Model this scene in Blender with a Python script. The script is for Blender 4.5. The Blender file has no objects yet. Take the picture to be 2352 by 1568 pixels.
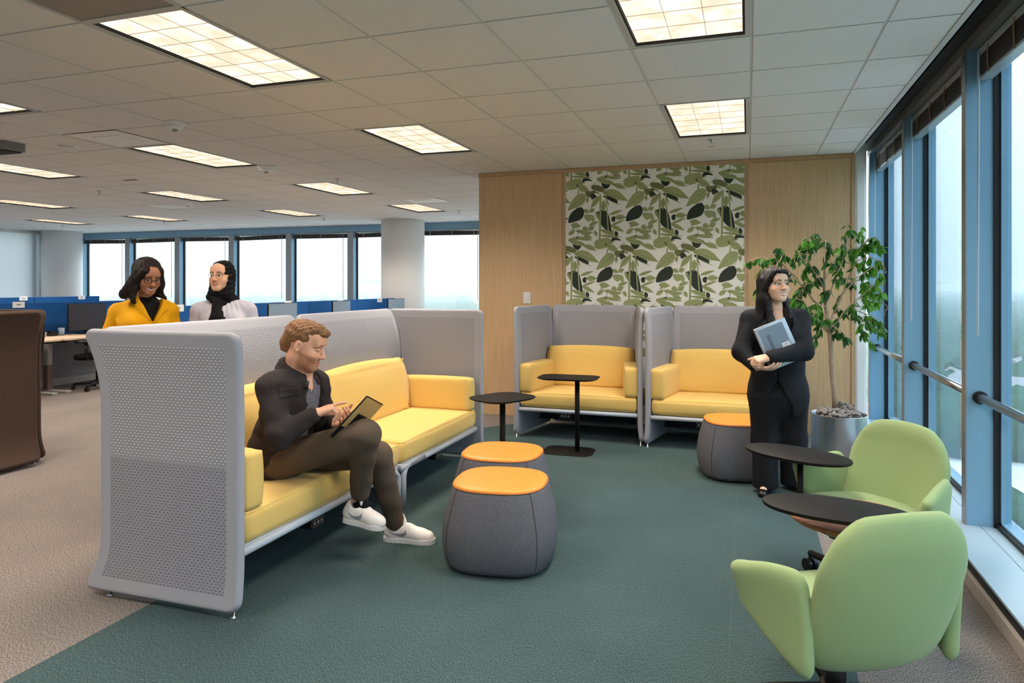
import bpy, bmesh, math, random
import numpy as np
from mathutils import Vector, Matrix, Euler
random.seed(7); np.random.seed(7)
S = bpy.context.scene
C = S.collection
PI = math.pi
def R(a): return math.radians(a)
# ------------------------------------------------------------------ camera
FPX, HORIZON, YAW, EYE = 1609.0, 654.0, R(18.6), 1.45
CEIL = 2.706
cam = bpy.data.objects.new('camera', bpy.data.cameras.new('camera'))
C.objects.link(cam)
cam.location = (0, 0, EYE)
cam.rotation_euler = (R(90), 0, YAW)
cam.data.sensor_width = 36
cam.data.lens = FPX * 36 / 2352
cam.data.shift_y = -(784 - HORIZON) / 2352
cam.data.clip_end = 20000
cam.data.clip_start = 0.05
S.camera = cam
# ------------------------------------------------------------------ sky (even overcast, slightly bluer low down) and exposure
W = bpy.data.worlds.new('overcast_sky'); S.world = W; W.use_nodes = True
nt = W.node_tree; nt.nodes.clear()
out = nt.nodes.new('ShaderNodeOutputWorld'); bg = nt.nodes.new('ShaderNodeBackground')
tc = nt.nodes.new('ShaderNodeTexCoord'); sp = nt.nodes.new('ShaderNodeSeparateXYZ'); rp = nt.nodes.new('ShaderNodeValToRGB')
nt.links.new(tc.outputs['Generated'], sp.inputs[0]); nt.links.new(sp.outputs['Z'], rp.inputs[0])
rp.color_ramp.elements[0].position = 0.0; rp.color_ramp.elements[0].color = (0.290, 0.320, 0.337, 1)   # overcast sky: zenith three times the horizon
rp.color_ramp.elements[1].position = 1.0; rp.color_ramp.elements[1].color = (0.93, 0.975, 1.0, 1)
nt.links.new(rp.outputs[0], bg.inputs[0]); bg.inputs[1].default_value = 6.6
nt.links.new(bg.outputs[0], out.inputs[0])
S.view_settings.view_transform = 'Standard'; S.view_settings.look = 'None'
S.view_settings.gamma = 1.0; S.view_settings.use_curve_mapping = False
S.view_settings.exposure = 0.2
S.cycles.max_bounces = 8; S.cycles.diffuse_bounces = 5; S.cycles.glossy_bounces = 3
S.cycles.transparent_max_bounces = 16; S.cycles.transmission_bounces = 4
S.cycles.volume_bounces = 2
S.cycles.caustics_reflective = False; S.cycles.caustics_refractive = False
S.cycles.sample_clamp_indirect = 6.0
# ------------------------------------------------------------------ helpers
cy, sy = math.cos(YAW), math.sin(YAW)
def at(x, y, w):
    """world point on the sight line of photo pixel (x, y) at depth w"""
    u = (x - 1176) / FPX * w
    return Vector((u * cy - w * sy, u * sy + w * cy, EYE + (HORIZON - y) / FPX * w))
def lin(c):
    if isinstance(c, str):
        c = c.lstrip('#'); c = [int(c[i:i + 2], 16) / 255 for i in (0, 2, 4)]
    else: c = [v / 255 for v in c]
    return tuple((v / 12.92 if v <= 0.04045 else ((v + 0.055) / 1.055) ** 2.4) for v in c) + (1,)
MATS = {}
def mat(name, col, rough=0.6, metal=0.0, spec=0.4, noise=None, bump=None, sheen=0.0, coords='Object', stretch=(1, 1, 1), trans=0.0, detail=2.0):
    """noise = (scale, darkest factor), bump = (scale, strength)"""
    if name in MATS: return MATS[name]
    m = bpy.data.materials.new(name); m.use_nodes = True; MATS[name] = m
    n = m.node_tree; b = n.nodes['Principled BSDF']
    col = lin(col); m.diffuse_color = col
    b.inputs['Base Color'].default_value = col
    b.inputs['Roughness'].default_value = rough; b.inputs['Metallic'].default_value = metal
    b.inputs['Specular IOR Level'].default_value = spec
    if sheen: b.inputs['Sheen Weight'].default_value = sheen; b.inputs['Sheen Roughness'].default_value = 0.5
    if noise or bump:
        t = n.nodes.new('ShaderNodeTexCoord'); mp = n.nodes.new('ShaderNodeMapping')
        mp.inputs['Scale'].default_value = stretch
        n.links.new(t.outputs[coords], mp.inputs[0])
    if noise:
        tx = n.nodes.new('ShaderNodeTexNoise'); tx.inputs['Scale'].default_value = noise[0]; tx.inputs['Detail'].default_value = detail
        n.links.new(mp.outputs[0], tx.inputs[0])
        r = n.nodes.new('ShaderNodeValToRGB'); r.color_ramp.elements[0].position = 0.3; r.color_ramp.elements[1].position = 0.7
        k = noise[1]; k2 = noise[2] if len(noise) > 2 else 1.0
        r.color_ramp.elements[0].color = tuple(v * k for v in col[:3]) + (1,)
        r.color_ramp.elements[1].color = tuple(min(1, v * k2) for v in col[:3]) + (1,)
        n.links.new(tx.outputs['Fac'], r.inputs[0]); n.links.new(r.outputs[0], b.inputs['Base Color'])
    if bump:
        tb = n.nodes.new('ShaderNodeTexNoise'); tb.inputs['Scale'].default_value = bump[0]; tb.inputs['Detail'].default_value = 2
        n.links.new(mp.outputs[0], tb.inputs[0])
        bp = n.nodes.new('ShaderNodeBump'); bp.inputs['Strength'].default_value = bump[1]; bp.inputs['Distance'].default_value = 0.004
        n.links.new(tb.outputs['Fac'], bp.inputs['Height']); n.links.new(bp.outputs[0], b.inputs['Normal'])
    return m
def nodes_of(m): return m.node_tree, m.node_tree.nodes['Principled BSDF']
def mesh_obj(name, verts, faces, m, parent=None, smooth=False, idx=None, loc=None, rot=None):
    me = bpy.data.meshes.new(name)
    me.from_pydata([tuple(v) for v in verts], [], [tuple(f) for f in faces])
    return data_obj(name, me, m, parent, smooth, idx, loc, rot)
def data_obj(name, me, m, parent=None, smooth=False, idx=None, loc=None, rot=None):
    for k in (m if isinstance(m, (list, tuple)) else [m]): me.materials.append(k)
    if idx is not None: me.polygons.foreach_set('material_index', np.asarray(idx, dtype=np.int32))
    if smooth: me.polygons.foreach_set('use_smooth', np.ones(len(me.polygons), dtype=bool))
    me.update()
    o = bpy.data.objects.new(name, me); C.objects.link(o)
    if parent: o.parent = parent
    if loc is not None: o.location = loc
    if rot is not None: o.rotation_euler = rot
    return o
def tag(o, label=None, cat=None, group=None, kind=None):
    if label: o['label'] = label
    if cat: o['category'] = cat
    if group: o['group'] = group
    if kind: o['kind'] = kind
    return o
def thing(name, label, cat, loc=(0, 0, 0), rz=0.0, group=None):
    o = bpy.data.objects.new(name, None); C.objects.link(o)
    o.location = loc; o.rotation_euler = (0, 0, rz); o.empty_display_size = 0.1
    return tag(o, label, cat, group)
def copy_tree(o, parent=None):
    c = o.copy(); C.objects.link(c); c.parent = parent
    for ch in list(o.children): copy_tree(ch, c)
    return c
class MB:
    """collects shapes; build() links them as one mesh object"""
    def __init__(s): s.v = []; s.f = []; s.i = []
    def add(s, v, f, k=0, M=None):
        n = len(s.v)
        if M is not None: v = [M @ Vector(p) for p in v]
        s.v += [tuple(p) for p in v]; s.f += [tuple(n + a for a in q) for q in f]; s.i += [k] * len(f)
        return s
    def box(s, x0, x1, y0, y1, z0, z1, k=0, M=None):
        v = [(x, y, z) for z in (z0, z1) for y in (y0, y1) for x in (x0, x1)]
        return s.add(v, [(0, 2, 3, 1), (4, 5, 7, 6), (0, 1, 5, 4), (2, 6, 7, 3), (0, 4, 6, 2), (1, 3, 7, 5)], k, M)
    def rbox(s, x0, x1, y0, y1, z0, z1, r=0.01, seg=2, k=0, M=None):
        bm = bmesh.new(); bmesh.ops.create_cube(bm, size=1)
        for v in bm.verts: v.co = Vector(((x0 + x1) / 2 + v.co.x * (x1 - x0), (y0 + y1) / 2 + v.co.y * (y1 - y0), (z0 + z1) / 2 + v.co.z * (z1 - z0)))
        r = min(r, 0.49 * min(x1 - x0, y1 - y0, z1 - z0))
        bmesh.ops.bevel(bm, geom=bm.edges[:], offset=r, segments=seg, profile=0.5, affect='EDGES')
        return s.bm(bm, k, M)
    def bm(s, bm, k=0, M=None):
        bm.verts.index_update()
        s.add([v.co.copy() for v in bm.verts], [[v.index for v in f.verts] for f in bm.faces], k, M); bm.free(); return s
    def rings(s, rings, cap=True, closed=True, k=0, M=None):
        n = len(rings[0]); v = [p for r in rings for p in r]; f = []
        for a in range(len(rings) - 1):
            for b in range(n if closed else n - 1):
                c = (b + 1) % n
                f.append((a * n + b, a * n + c, (a + 1) * n + c, (a + 1) * n + b))
        if cap:
            f.append(tuple(range(n - 1, -1, -1))); f.append(tuple((len(rings) - 1) * n + b for b in range(n)))
        return s.add(v, f, k, M)
    def lathe(s, prof, seg=24, c=(0, 0, 0), k=0, M=None, cap=True):
        rs = [[(c[0] + r * math.cos(2 * PI * a / seg), c[1] + r * math.sin(2 * PI * a / seg), c[2] + z) for a in range(seg)] for r, z in prof]
        return s.rings(rs, cap, True, k, M)
    def tube(s, pts, r, seg=10, k=0, M=None, cap=True):
        pts = [Vector(p) for p in pts]; rs = []; up = None
        for i, p in enumerate(pts):
            t = (pts[min(i + 1, len(pts) - 1)] - pts[max(i - 1, 0)])
            if t.length < 1e-9: t = Vector((0, 0, 1))
            t.normalize()
            if up is None: up = Vector((0, 0, 1)) if abs(t.z) < 0.9 else Vector((1, 0, 0))
            a = t.cross(up).normalized(); b = a.cross(t).normalized(); up = b
            rr = r[i] if isinstance(r, (list, tuple)) else r
            rs.append([p + a * (rr * math.cos(2 * PI * q / seg)) + b * (rr * math.sin(2 * PI * q / seg)) for q in range(seg)])
        return s.rings(rs, cap, True, k, M)
    def prism(s, poly, z0, z1, k=0, M=None):
        return s.rings([[(x, y, z0) for x, y in poly], [(x, y, z1) for x, y in poly]], True, True, k, M)
    def build(s, name, m, parent=None, smooth=False, loc=None, rot=None):
        return mesh_obj(name, s.v, s.f, m, parent, smooth, s.i if isinstance(m, (list, tuple)) else None, loc, rot)
def autosmooth(o, ang=40):
    me = o.data; me.polygons.foreach_set('use_smooth', np.ones(len(me.polygons), dtype=bool))
    bm = bmesh.new(); bm.from_mesh(me)
    for e in bm.edges:
        if len(e.link_faces) == 2 and e.calc_face_angle(0) > R(ang): e.smooth = False
    bm.to_mesh(me); bm.free(); return o
def rrect(w, d, r, seg=5):
    p = []
    for cx, cy_, a0 in ((w / 2 - r, d / 2 - r, 0), (-w / 2 + r, d / 2 - r, 90), (-w / 2 + r, -d / 2 + r, 180), (w / 2 - r, -d / 2 + r, 270)):
        for i in range(seg + 1):
            a = R(a0 + 90 * i / seg); p.append((cx + r * math.cos(a), cy_ + r * math.sin(a)))
    return p
def cushion(name, w, d, h, m, parent, loc, rot=(0, 0, 0), r=0.04, bulge=0.02, n=10, piping=True, seamy=None):
    """upholstered block with rounded edges and slightly puffed faces; w along x, d along y, h along z"""
    bm = bmesh.new(); bmesh.ops.create_cube(bm, size=2); bmesh.ops.subdivide_edges(bm, edges=bm.edges[:], cuts=n, use_grid_fill=True)
    H = Vector((w / 2, d / 2, h / 2)); rr = min(r, 0.48 * min(w, d, h))
    for v in bm.verts:
        q = [math.copysign(abs(c) ** 0.8, c) for c in v.co]; p = Vector([q[i] * H[i] for i in range(3)])
        core = Vector([max(-(H[i] - rr), min(H[i] - rr, p[i])) for i in range(3)])
        dv = p - core
        nrm = dv.normalized() if dv.length > 1e-6 else Vector((0, 0, 0))
        if dv.length > 1e-6: p = core + nrm * rr
        b = 1.0
        for i in range(3):
            if abs(abs(v.co[i]) - 1) > 1e-4: b *= (1 - q[i] * q[i])
        p += nrm * bulge * max(0, b)
        v.co = p
    me = bpy.data.meshes.new(name); bm.to_mesh(me); bm.free()
    o = data_obj(name, me, m, parent, True, None, loc, rot)
    if piping:
        k = MB(); zz = h / 2 - rr * 0.35
        pr = [(x, y, zz) for x, y in rrect(w - rr * 0.46, d - rr * 0.46, rr * 0.8, 4)]
        k.tube(pr + [pr[0]], 0.0028, 5); k.build('seam', m, o, True)
    return o
def noise3(P, f, seed=0):
    """cheap smooth pseudo noise on an (N,3) array, about -1..1"""
    rs = np.random.RandomState(seed); o = np.zeros(len(P))
    for i in range(4):
        d = rs.normal(size=3); d /= np.linalg.norm(d); o += np.sin(P @ d * f * (1 + 0.35 * i) + rs.uniform(0, 6.28))
    return o / 4
# ------------------------------------------------------------------ materials of the setting
def carpet(name, dark, light, rib):
    m = bpy.data.materials.new(name); m.use_nodes = True; MATS[name] = m
    n, b = nodes_of(m)
    t = n.nodes.new('ShaderNodeTexCoord')
    mp = n.nodes.new('ShaderNodeMapping'); mp.inputs['Scale'].default_value = (1.0, 0.34, 1)
    n.links.new(t.outputs['Object'], mp.inputs[0])
    a = n.nodes.new('ShaderNodeTexNoise'); a.inputs['Scale'].default_value = 340; a.inputs['Detail'].default_value = 3
    n.links.new(mp.outputs[0], a.inputs[0])
    a2 = n.nodes.new('ShaderNodeTexNoise'); a2.inputs['Scale'].default_value = 1.7; a2.inputs['Detail'].default_value = 2
    n.links.new(t.outputs['Object'], a2.inputs[0])
    r = n.nodes.new('ShaderNodeValToRGB'); r.color_ramp.elements[0].position = 0.36; r.color_ramp.elements[1].position = 0.66
    r.color_ramp.elements[0].color = lin(dark); r.color_ramp.elements[1].color = lin(light)
    n.links.new(a.outputs['Fac'], r.inputs[0])
    # joints of the carpet planks
    br = n.nodes.new('ShaderNodeTexBrick'); br.inputs['Scale'].default_value = 1.0
    br.inputs['Brick Width'].default_value = 0.98; br.inputs['Row Height'].default_value = 0.49; br.inputs['Mortar Size'].default_value = 0.0022
    br.inputs['Color1'].default_value = (0, 0, 0, 1); br.inputs['Color2'].default_value = (0, 0, 0, 1); br.inputs['Mortar'].default_value = (1, 1, 1, 1)
    mp2 = n.nodes.new('ShaderNodeMapping'); mp2.inputs['Rotation'].default_value = (0, 0, R(90)); mp2.inputs['Location'].default_value = (0.1, 0.07, 0)
    n.links.new(t.outputs['Object'], mp2.inputs[0]); n.links.new(mp2.outputs[0], br.inputs[0])
    mx = n.nodes.new('ShaderNodeMixRGB'); mx.blend_type = 'MIX'
    jc = lin(light); mx.inputs[2].default_value = tuple(min(1, v * 1.5) for v in jc[:3]) + (1,)
    n.links.new(r.outputs[0], mx.inputs[1])
    mu = n.nodes.new('ShaderNodeMath'); mu.operation = 'MULTIPLY'; mu.inputs[1].default_value = 0.09
    n.links.new(br.outputs['Color'], mu.inputs[0]); n.links.new(mu.outputs[0], mx.inputs[0])
    m2 = n.nodes.new('ShaderNodeMixRGB'); m2.blend_type = 'MULTIPLY'; m2.inputs[0].default_value = 0.35
    n.links.new(mx.outputs[0], m2.inputs[1]); n.links.new(a2.outputs['Fac'], m2.inputs[2])
    g = n.nodes.new('ShaderNodeGamma'); g.inputs[1].default_value = 1.0
    n.links.new(m2.outputs[0], g.inputs[0]); n.links.new(g.outputs[0], b.inputs['Base Color'])
    b.inputs['Roughness'].default_value = 0.95; b.inputs['Specular IOR Level'].default_value = 0.1
    b.inputs['Sheen Weight'].default_value = 0.05
    bp = n.nodes.new('ShaderNodeBump'); bp.inputs['Strength'].default_value = 0.6; bp.inputs['Distance'].default_value = 0.004
    n.links.new(a.outputs['Fac'], bp.inputs['Height']); n.links.new(bp.outputs[0], b.inputs['Normal'])
    return m
M_carpet = carpet('grey_loop_carpet', (74, 69, 66), (178, 167, 160), False)
M_green = carpet('green_ribbed_carpet', (37, 53, 54), (92, 117, 117), True)
M_tile = mat('acoustic_tile', (232, 231, 229), 0.95, spec=0.1, noise=(240, 0.78), bump=(240, 0.25), detail=3)
M_grid = mat('painted_grid_steel', (196, 196, 193), 0.5)
M_white = mat('white_paint', (236, 236, 236), 0.7, bump=(60, 0.03))
M_whitegloss = mat('white_plastic', (232, 230, 226), 0.35)
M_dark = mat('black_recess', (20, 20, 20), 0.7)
M_fin = mat('blue_grey_aluminium', (128, 168, 194), 0.42, 0.1, noise=(300, 0.93))
M_finedge = mat('grey_aluminium_edge', (150, 152, 154), 0.35, 0.7)
M_sill = mat('pale_grey_sill', (160, 180, 192), 0.4)
M_gasket = mat('black_rubber_gasket', (16, 20, 24), 0.55)
M_base = mat('taupe_baseboard', (176, 166, 158), 0.5)
M_steel = mat('brushed_steel', (196, 198, 200), 0.28, 1.0, noise=(40, 0.85), stretch=(1, 60, 1))
M_blackplastic = mat('black_plastic', (17, 17, 18), 0.42)
M_blacksteel = mat('black_powder_coat', (17, 15, 15), 0.5, 0.0, spec=0.2)
M_blind = mat('dark_brown_slat', (52, 44, 40), 0.45)
M_clear = mat('clear_plastic_rod', (168, 182, 192), 0.15, spec=0.6)
def wood(name, c1, c2, scale=(26, 26, 0.8), rough=0.45, coords='Object'):
    m = bpy.data.materials.new(name); m.use_nodes = True; MATS[name] = m
    n, b = nodes_of(m); t = n.nodes.new('ShaderNodeTexCoord'); mp = n.nodes.new('ShaderNodeMapping'); mp.inputs['Scale'].default_value = scale
    n.links.new(t.outputs[coords], mp.inputs[0])
    a = n.nodes.new('ShaderNodeTexNoise'); a.inputs['Scale'].default_value = 3.2; a.inputs['Detail'].default_value = 5; a.inputs['Distortion'].default_value = 0.25
    n.links.new(mp.outputs[0], a.inputs[0])
    r = n.nodes.new('ShaderNodeValToRGB'); r.color_ramp.elements[0].position = 0.34; r.color_ramp.elements[1].position = 0.68
    r.color_ramp.elements[0].color = lin(c1); r.color_ramp.elements[1].color = lin(c2)
    n.links.new(a.outputs['Fac'], r.inputs[0]); n.links.new(r.outputs[0], b.inputs['Base Color'])
    b.inputs['Roughness'].default_value = rough; b.inputs['Specular IOR Level'].default_value = 0.35
    return m
M_oak = wood('oak_veneer', (203, 166, 122), (219, 186, 146), (34, 34, 0.7))
M_oaktrim = wood('oak_trim', (186, 148, 106), (204, 168, 128), (34, 34, 0.7))
def glass_mat(name, tint, ior=1.45, refl=1.0):
    m = bpy.data.materials.new(name); m.use_nodes = True; n = m.node_tree; n.nodes.clear(); MATS[name] = m
    o = n.nodes.new('ShaderNodeOutputMaterial'); tr = n.nodes.new('ShaderNodeBsdfTransparent'); gl = n.nodes.new('ShaderNodeBsdfGlossy')
    mx = n.nodes.new('ShaderNodeMixShader'); lw = n.nodes.new('ShaderNodeLayerWeight'); lw.inputs[0].default_value = 0.5
    pw = n.nodes.new('ShaderNodeMath'); pw.operation = 'POWER'; pw.inputs[1].default_value = 5.0; n.links.new(lw.outputs['Facing'], pw.inputs[0])
    fr = n.nodes.new('ShaderNodeMath'); fr.operation = 'MULTIPLY_ADD'; fr.inputs[1].default_value = 0.9; fr.inputs[2].default_value = 0.04; n.links.new(pw.outputs[0], fr.inputs[0])
    tr.inputs[0].default_value = tint; gl.inputs['Roughness'].default_value = 0.0; gl.inputs[0].default_value = (refl, refl, refl, 1)
    n.links.new(fr.outputs[0], mx.inputs[0]); n.links.new(tr.outputs[0], mx.inputs[1]); n.links.new(gl.outputs[0], mx.inputs[2]); n.links.new(mx.outputs[0], o.inputs[0])
    m.diffuse_color = (0.6, 0.8, 0.9, 0.4)
    return m
M_glass = glass_mat('tinted_window_glass', (0.66, 0.735, 0.785, 1))
M_glassfar = glass_mat('clear_window_glass', (0.735, 0.765, 0.785, 1))
# ------------------------------------------------------------------ floor
X0, X1, Y0, Y1 = -15.75, 1.40, -4.2, 12.95
fl = MB().box(X0, X1, Y0, Y1, -0.2, 0.0).build('floor', M_carpet); tag(fl, kind='structure', label='grey brown loop carpet floor of the office')
gi = MB(); gi.prism([(-2.57, Y0 + 0.05), (0.385, Y0 + 0.05), (0.385, 7.30), (0.385, 7.30), (-1.4, 7.30), (-2.3, 6.95), (-2.57, 6.6)], 0.0, 0.003)
gi.build('green_carpet', M_green, fl)
# ------------------------------------------------------------------ ceiling: slab, grid bars, tiles
T = 0.6096
def cx_(k): return 0.628 + T * k
def ry_(r): return 3.132 + T * r
XE = 0.975
ce = MB().box(X0, XE, Y0, Y1, CEIL + 0.07, CEIL + 0.17).build('ceiling', M_dark); tag(ce, kind='structure', label='suspended ceiling of white acoustic tiles')
LIGHTS = [(-2, -1), (-2, 3), (-6, -1), (-6, 3), (-10, -1), (-10, 3), (-10, 7), (-10, 11), (-14, 3), (-14, 7), (-14, 11), (-19, 7), (-19, 11), (-23, 11),
          (-2, -5), (-6, -5), (-2, -9), (-10, -5), (-14, -1), (-19, 3), (-23, 7), (-23, 3), (-19, -1)]
taken = set()
for k, r in LIGHTS: taken |= {(k, r), (k, r + 1)}
DIFFUSERS = [(-10, 2), (-16, 9), (-9, 10)]
RETURNS = [(-6, -2)]
taken |= set(DIFFUSERS) | set(RETURNS)
kmin, rmin, rmax = -27, -12, 15
g = MB(); gw = 0.0085
for k in range(kmin, 1):
    g.box(cx_(k) - gw, cx_(k) + gw, Y0, Y1, CEIL + 0.004, CEIL + 0.030)
for r in range(rmin, rmax + 2):
    yy = ry_(r)
    if Y0 < yy < Y1:
        for k in range(kmin, 1):
            if (k, r - 1) in LIGHTS: continue
            g.box(max(X0, cx_(k)), min(XE, cx_(k + 1)), yy - gw, yy + gw, CEIL + 0.0045, CEIL + 0.030)
g.box(XE - 0.03, XE + 0.002, Y0, Y1, CEIL - 0.006, CEIL + 0.07)
g.build('ceiling_grid', M_grid, ce)
hw = T / 2 - 0.0075
tm = MB().box(-hw, hw, -hw, hw, 0.0, 0.02); tb = MB()
cand = []
for k in range(kmin, 1):
    for r in range(rmin, rmax + 1):
        if (k, r) in taken or (k - 0, r) in taken: continue
        x0, x1 = cx_(k) + 0.0075, cx_(k + 1) - 0.0075; y0, y1 = ry_(r) + 0.0075, ry_(r + 1) - 0.0075
        x1 = min(x1, XE - 0.032); x0 = max(x0, X0); y1 = min(y1, Y1); y0 = max(y0, Y0)
        if x1 - x0 < 0.05 or y1 - y0 < 0.05: continue
        xm, ym = (x0 + x1) / 2, (y0 + y1) / 2
        u = xm * cy + ym * sy; w = -xm * sy + ym * cy
        px = 1176 + FPX * u / max(w, 0.01); py = HORIZON - FPX * (CEIL - EYE) / max(w, 0.01)
        hidden = ym > 7.4 and xm > -2.87 * ym / 7.37
        vis = w > 0.5 and -260 < px < 2620 and py > -330 and not hidden
        cand.append((w if vis else 999, vis, x0, x1, y0, y1))
cand.sort(); shared = None; cnt = 0
for w, vis, x0, x1, y0, y1 in cand:
    full = abs(x1 - x0 - 2 * hw) < 1e-3 and abs(y1 - y0 - 2 * hw) < 1e-3
    if vis and cnt < 300:
        cnt += 1
        if full:
            if shared is None:
                o = tm.build('ceiling_tile', M_tile, ce, loc=((x0 + x1) / 2, (y0 + y1) / 2, CEIL)); shared = o.data
            else:
                o = bpy.data.objects.new('ceiling_tile', shared); C.objects.link(o); o.parent = ce; o.location = ((x0 + x1) / 2, (y0 + y1) / 2, CEIL)
        else: MB().box(x0, x1, y0, y1, CEIL, CEIL + 0.02).build('ceiling_tile', M_tile, ce)
    else: tb.box(x0, x1, y0, y1, CEIL, CEIL + 0.02)
tag(tb.build('ceiling_tile_field', M_tile, ce), kind='stuff')
# ------------------------------------------------------------------ ceiling lights
def lens_mat():
    m = bpy.data.materials.new('glowing_louver_lens'); m.use_nodes = True; MATS['lens'] = m
    n = m.node_tree; n.nodes.clear(); o = n.nodes.new('ShaderNodeOutputMaterial'); e = n.nodes.new('ShaderNodeEmission')
    t = n.nodes.new('ShaderNodeTexCoord'); a = n.nodes.new('ShaderNodeTexNoise'); a.inputs['Scale'].default_value = 7.5; a.inputs['Detail'].default_value = 1
    oi = n.nodes.new('ShaderNodeObjectInfo'); vm = n.nodes.new('ShaderNodeVectorMath'); n.links.new(t.outputs['Object'], vm.inputs[0]); n.links.new(oi.outputs['Location'], vm.inputs[1])
    n.links.new(vm.outputs[0], a.inputs[0])
    r = n.nodes.new('ShaderNodeValToRGB'); r.color_ramp.elements[0].position = 0.38; r.color_ramp.elements[1].position = 0.66
    r.color_ramp.elements[0].color = (0.98, 0.79, 0.58, 1); r.color_ramp.elements[1].color = (1.32, 1.14, 0.90, 1)
    n.links.new(a.outputs['Fac'], r.inputs[0]); n.links.new(r.outputs[0], e.inputs[0]); e.inputs[1].default_value = 1.0
    n.links.new(e.outputs[0], o.inputs[0]); m.diffuse_color = (1, 0.9, 0.7, 1); return m
M_lens = lens_mat()
M_louver = mat('cream_louver_blade', (250, 232, 206), 0.5)
M_trim = mat('light_fixture_trim', (188, 186, 182), 0.45)
lens_shared = {}
LAMP_W, LAMP_COL = 30.0, (1.0, 0.88, 0.76)
def troffer(k, r, label, detail):
    xc, yc = cx_(k) + T / 2, ry_(r) + T
    t = thing('ceiling_light', label, 'light', (xc, yc, CEIL), 0, 'recessed ceiling lights')
    w2, l2 = T / 2 - 0.009, T - 0.009
    f = MB()
    for a in (-1, 1):
        f.box(a * w2 - (0.022 if a > 0 else 0), a * w2 + (0.022 if a < 0 else 0), -l2, l2, -0.001, 0.05)
        f.box(-w2, w2, a * l2 - (0.022 if a > 0 else 0), a * l2 + (0.022 if a < 0 else 0), -0.0008, 0.05)
    f.build('trim_frame', M_trim, t)
    h = MB(); wi, li = w2 - 0.022, l2 - 0.022
    for a in (-1, 1):
        h.box(a * wi - (0.009 if a > 0 else 0), a * wi + (0.009 if a < 0 else 0), -li, li, 0.003, 0.055)
        h.box(-wi, wi, a * li - (0.007 if a > 0 else 0), a * li + (0.007 if a < 0 else 0), 0.0032, 0.055)
    h.box(-wi, wi, -li, li, 0.050, 0.056)
    h.build('housing', M_dark, t)  # black lips paint in the shadow gap round the lens
    wl, ll = wi - 0.010, li - 0.008
    lv = MB()
    for i in range(1, 3): lv.box(-wl + 2 * wl * i / 3 - 0.0008, -wl + 2 * wl * i / 3 + 0.0008, -ll, ll, 0.013, 0.022)
    for i in range(1, 6): lv.box(-wl, wl, -ll + 2 * ll * i / 6 - 0.0008, -ll + 2 * ll * i / 6 + 0.0008, 0.0132, 0.022)
    lv.build('louver_grid', M_louver, t)
    if detail:
        cw, cl = wl / 3 - 0.0016, ll / 6 - 0.0016
        if 'cell' not in lens_shared:
            n = 4; v = []; fc = []
            for j in range(n + 1):
                for i in range(n + 1):
                    a, b = -1 + 2 * i / n, -1 + 2 * j / n; v.append((a * cw, b * cl, 0.016 + 0.012 * (1 - a * a) * (1 - b * b)))
            for j in range(n):
                for i in range(n): q = j * (n + 1) + i; fc.append((q, q + n + 1, q + n + 2, q + 1))
            lens_shared['cell'] = (v, fc)
        for i in range(3):
            for j in range(6):
                lc = (-wl + 2 * wl * (i + 0.5) / 3, -ll + 2 * ll * (j + 0.5) / 6, 0)
                if 'cd' not in lens_shared:
                    o = mesh_obj('lens_cell', *lens_shared['cell'], M_lens, t, True, loc=lc); lens_shared['cd'] = o.data
                else:
                    o = bpy.data.objects.new('lens_cell', lens_shared['cd']); C.objects.link(o); o.parent = t; o.location = lc
    else:
        if 'big' not in lens_shared:
            o = MB().box(-wl, wl, -ll, ll, 0.019, 0.022).build('lens', M_lens, t); lens_shared['big'] = o.data
        else:
            o = bpy.data.objects.new('lens', lens_shared['big']); C.objects.link(o); o.parent = t
    ld = bpy.data.lights.new('tube_light', 'AREA'); ld.shape = 'RECTANGLE'; ld.size = 2 * wl; ld.size_y = 2 * ll
    ld.energy = LAMP_W; ld.color = LAMP_COL; ld.spread = R(136)
    lo = bpy.data.objects.new('tube_light', ld); C.objects.link(lo); lo.parent = t; lo.location = (0, 0, 0.001)
LBL = {(-2, -1): 'recessed ceiling light with eighteen cells cut by the top edge above the wallpaper',
       (-2, 3): 'recessed ceiling light just in front of the leaf wallpaper wall', (-6, -1): 'largest ceiling light, top left beside the return air grille',
       (-6, 3): 'ceiling light left of the oak wall, above the far end of the grey sofa', (-10, -1): 'ceiling light cut by the left edge above the grey hanging box',
       (-10, 3): 'long ceiling light beside the pale square air diffuser, above the two standing women', (-10, 7): 'distant ceiling light right of centre in front of the oak corner',
       (-10, 11): 'farthest right ceiling light above the round white column', (-14, 3): 'ceiling light cut by the left edge, second row from camera',
       (-14, 7): 'distant ceiling light above the woman in the grey blouse', (-14, 11): 'small far ceiling light near the window blinds left of the column',
       (-19, 7): 'distant ceiling light near the left edge, third row', (-19, 11): 'far thin ceiling light above the yellow blazer woman, nearest the windows',
       (-23, 11): 'far thin ceiling light near the white left wall'}
for k, r in LIGHTS: troffer(k, r, LBL.get((k, r), 'recessed ceiling light outside the picture behind the camera'), (k, r) in ((-2, -1), (-2, 3), (-6, -1), (-6, 3), (-10, 3), (-14, 3), (-10, 7)))
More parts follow.
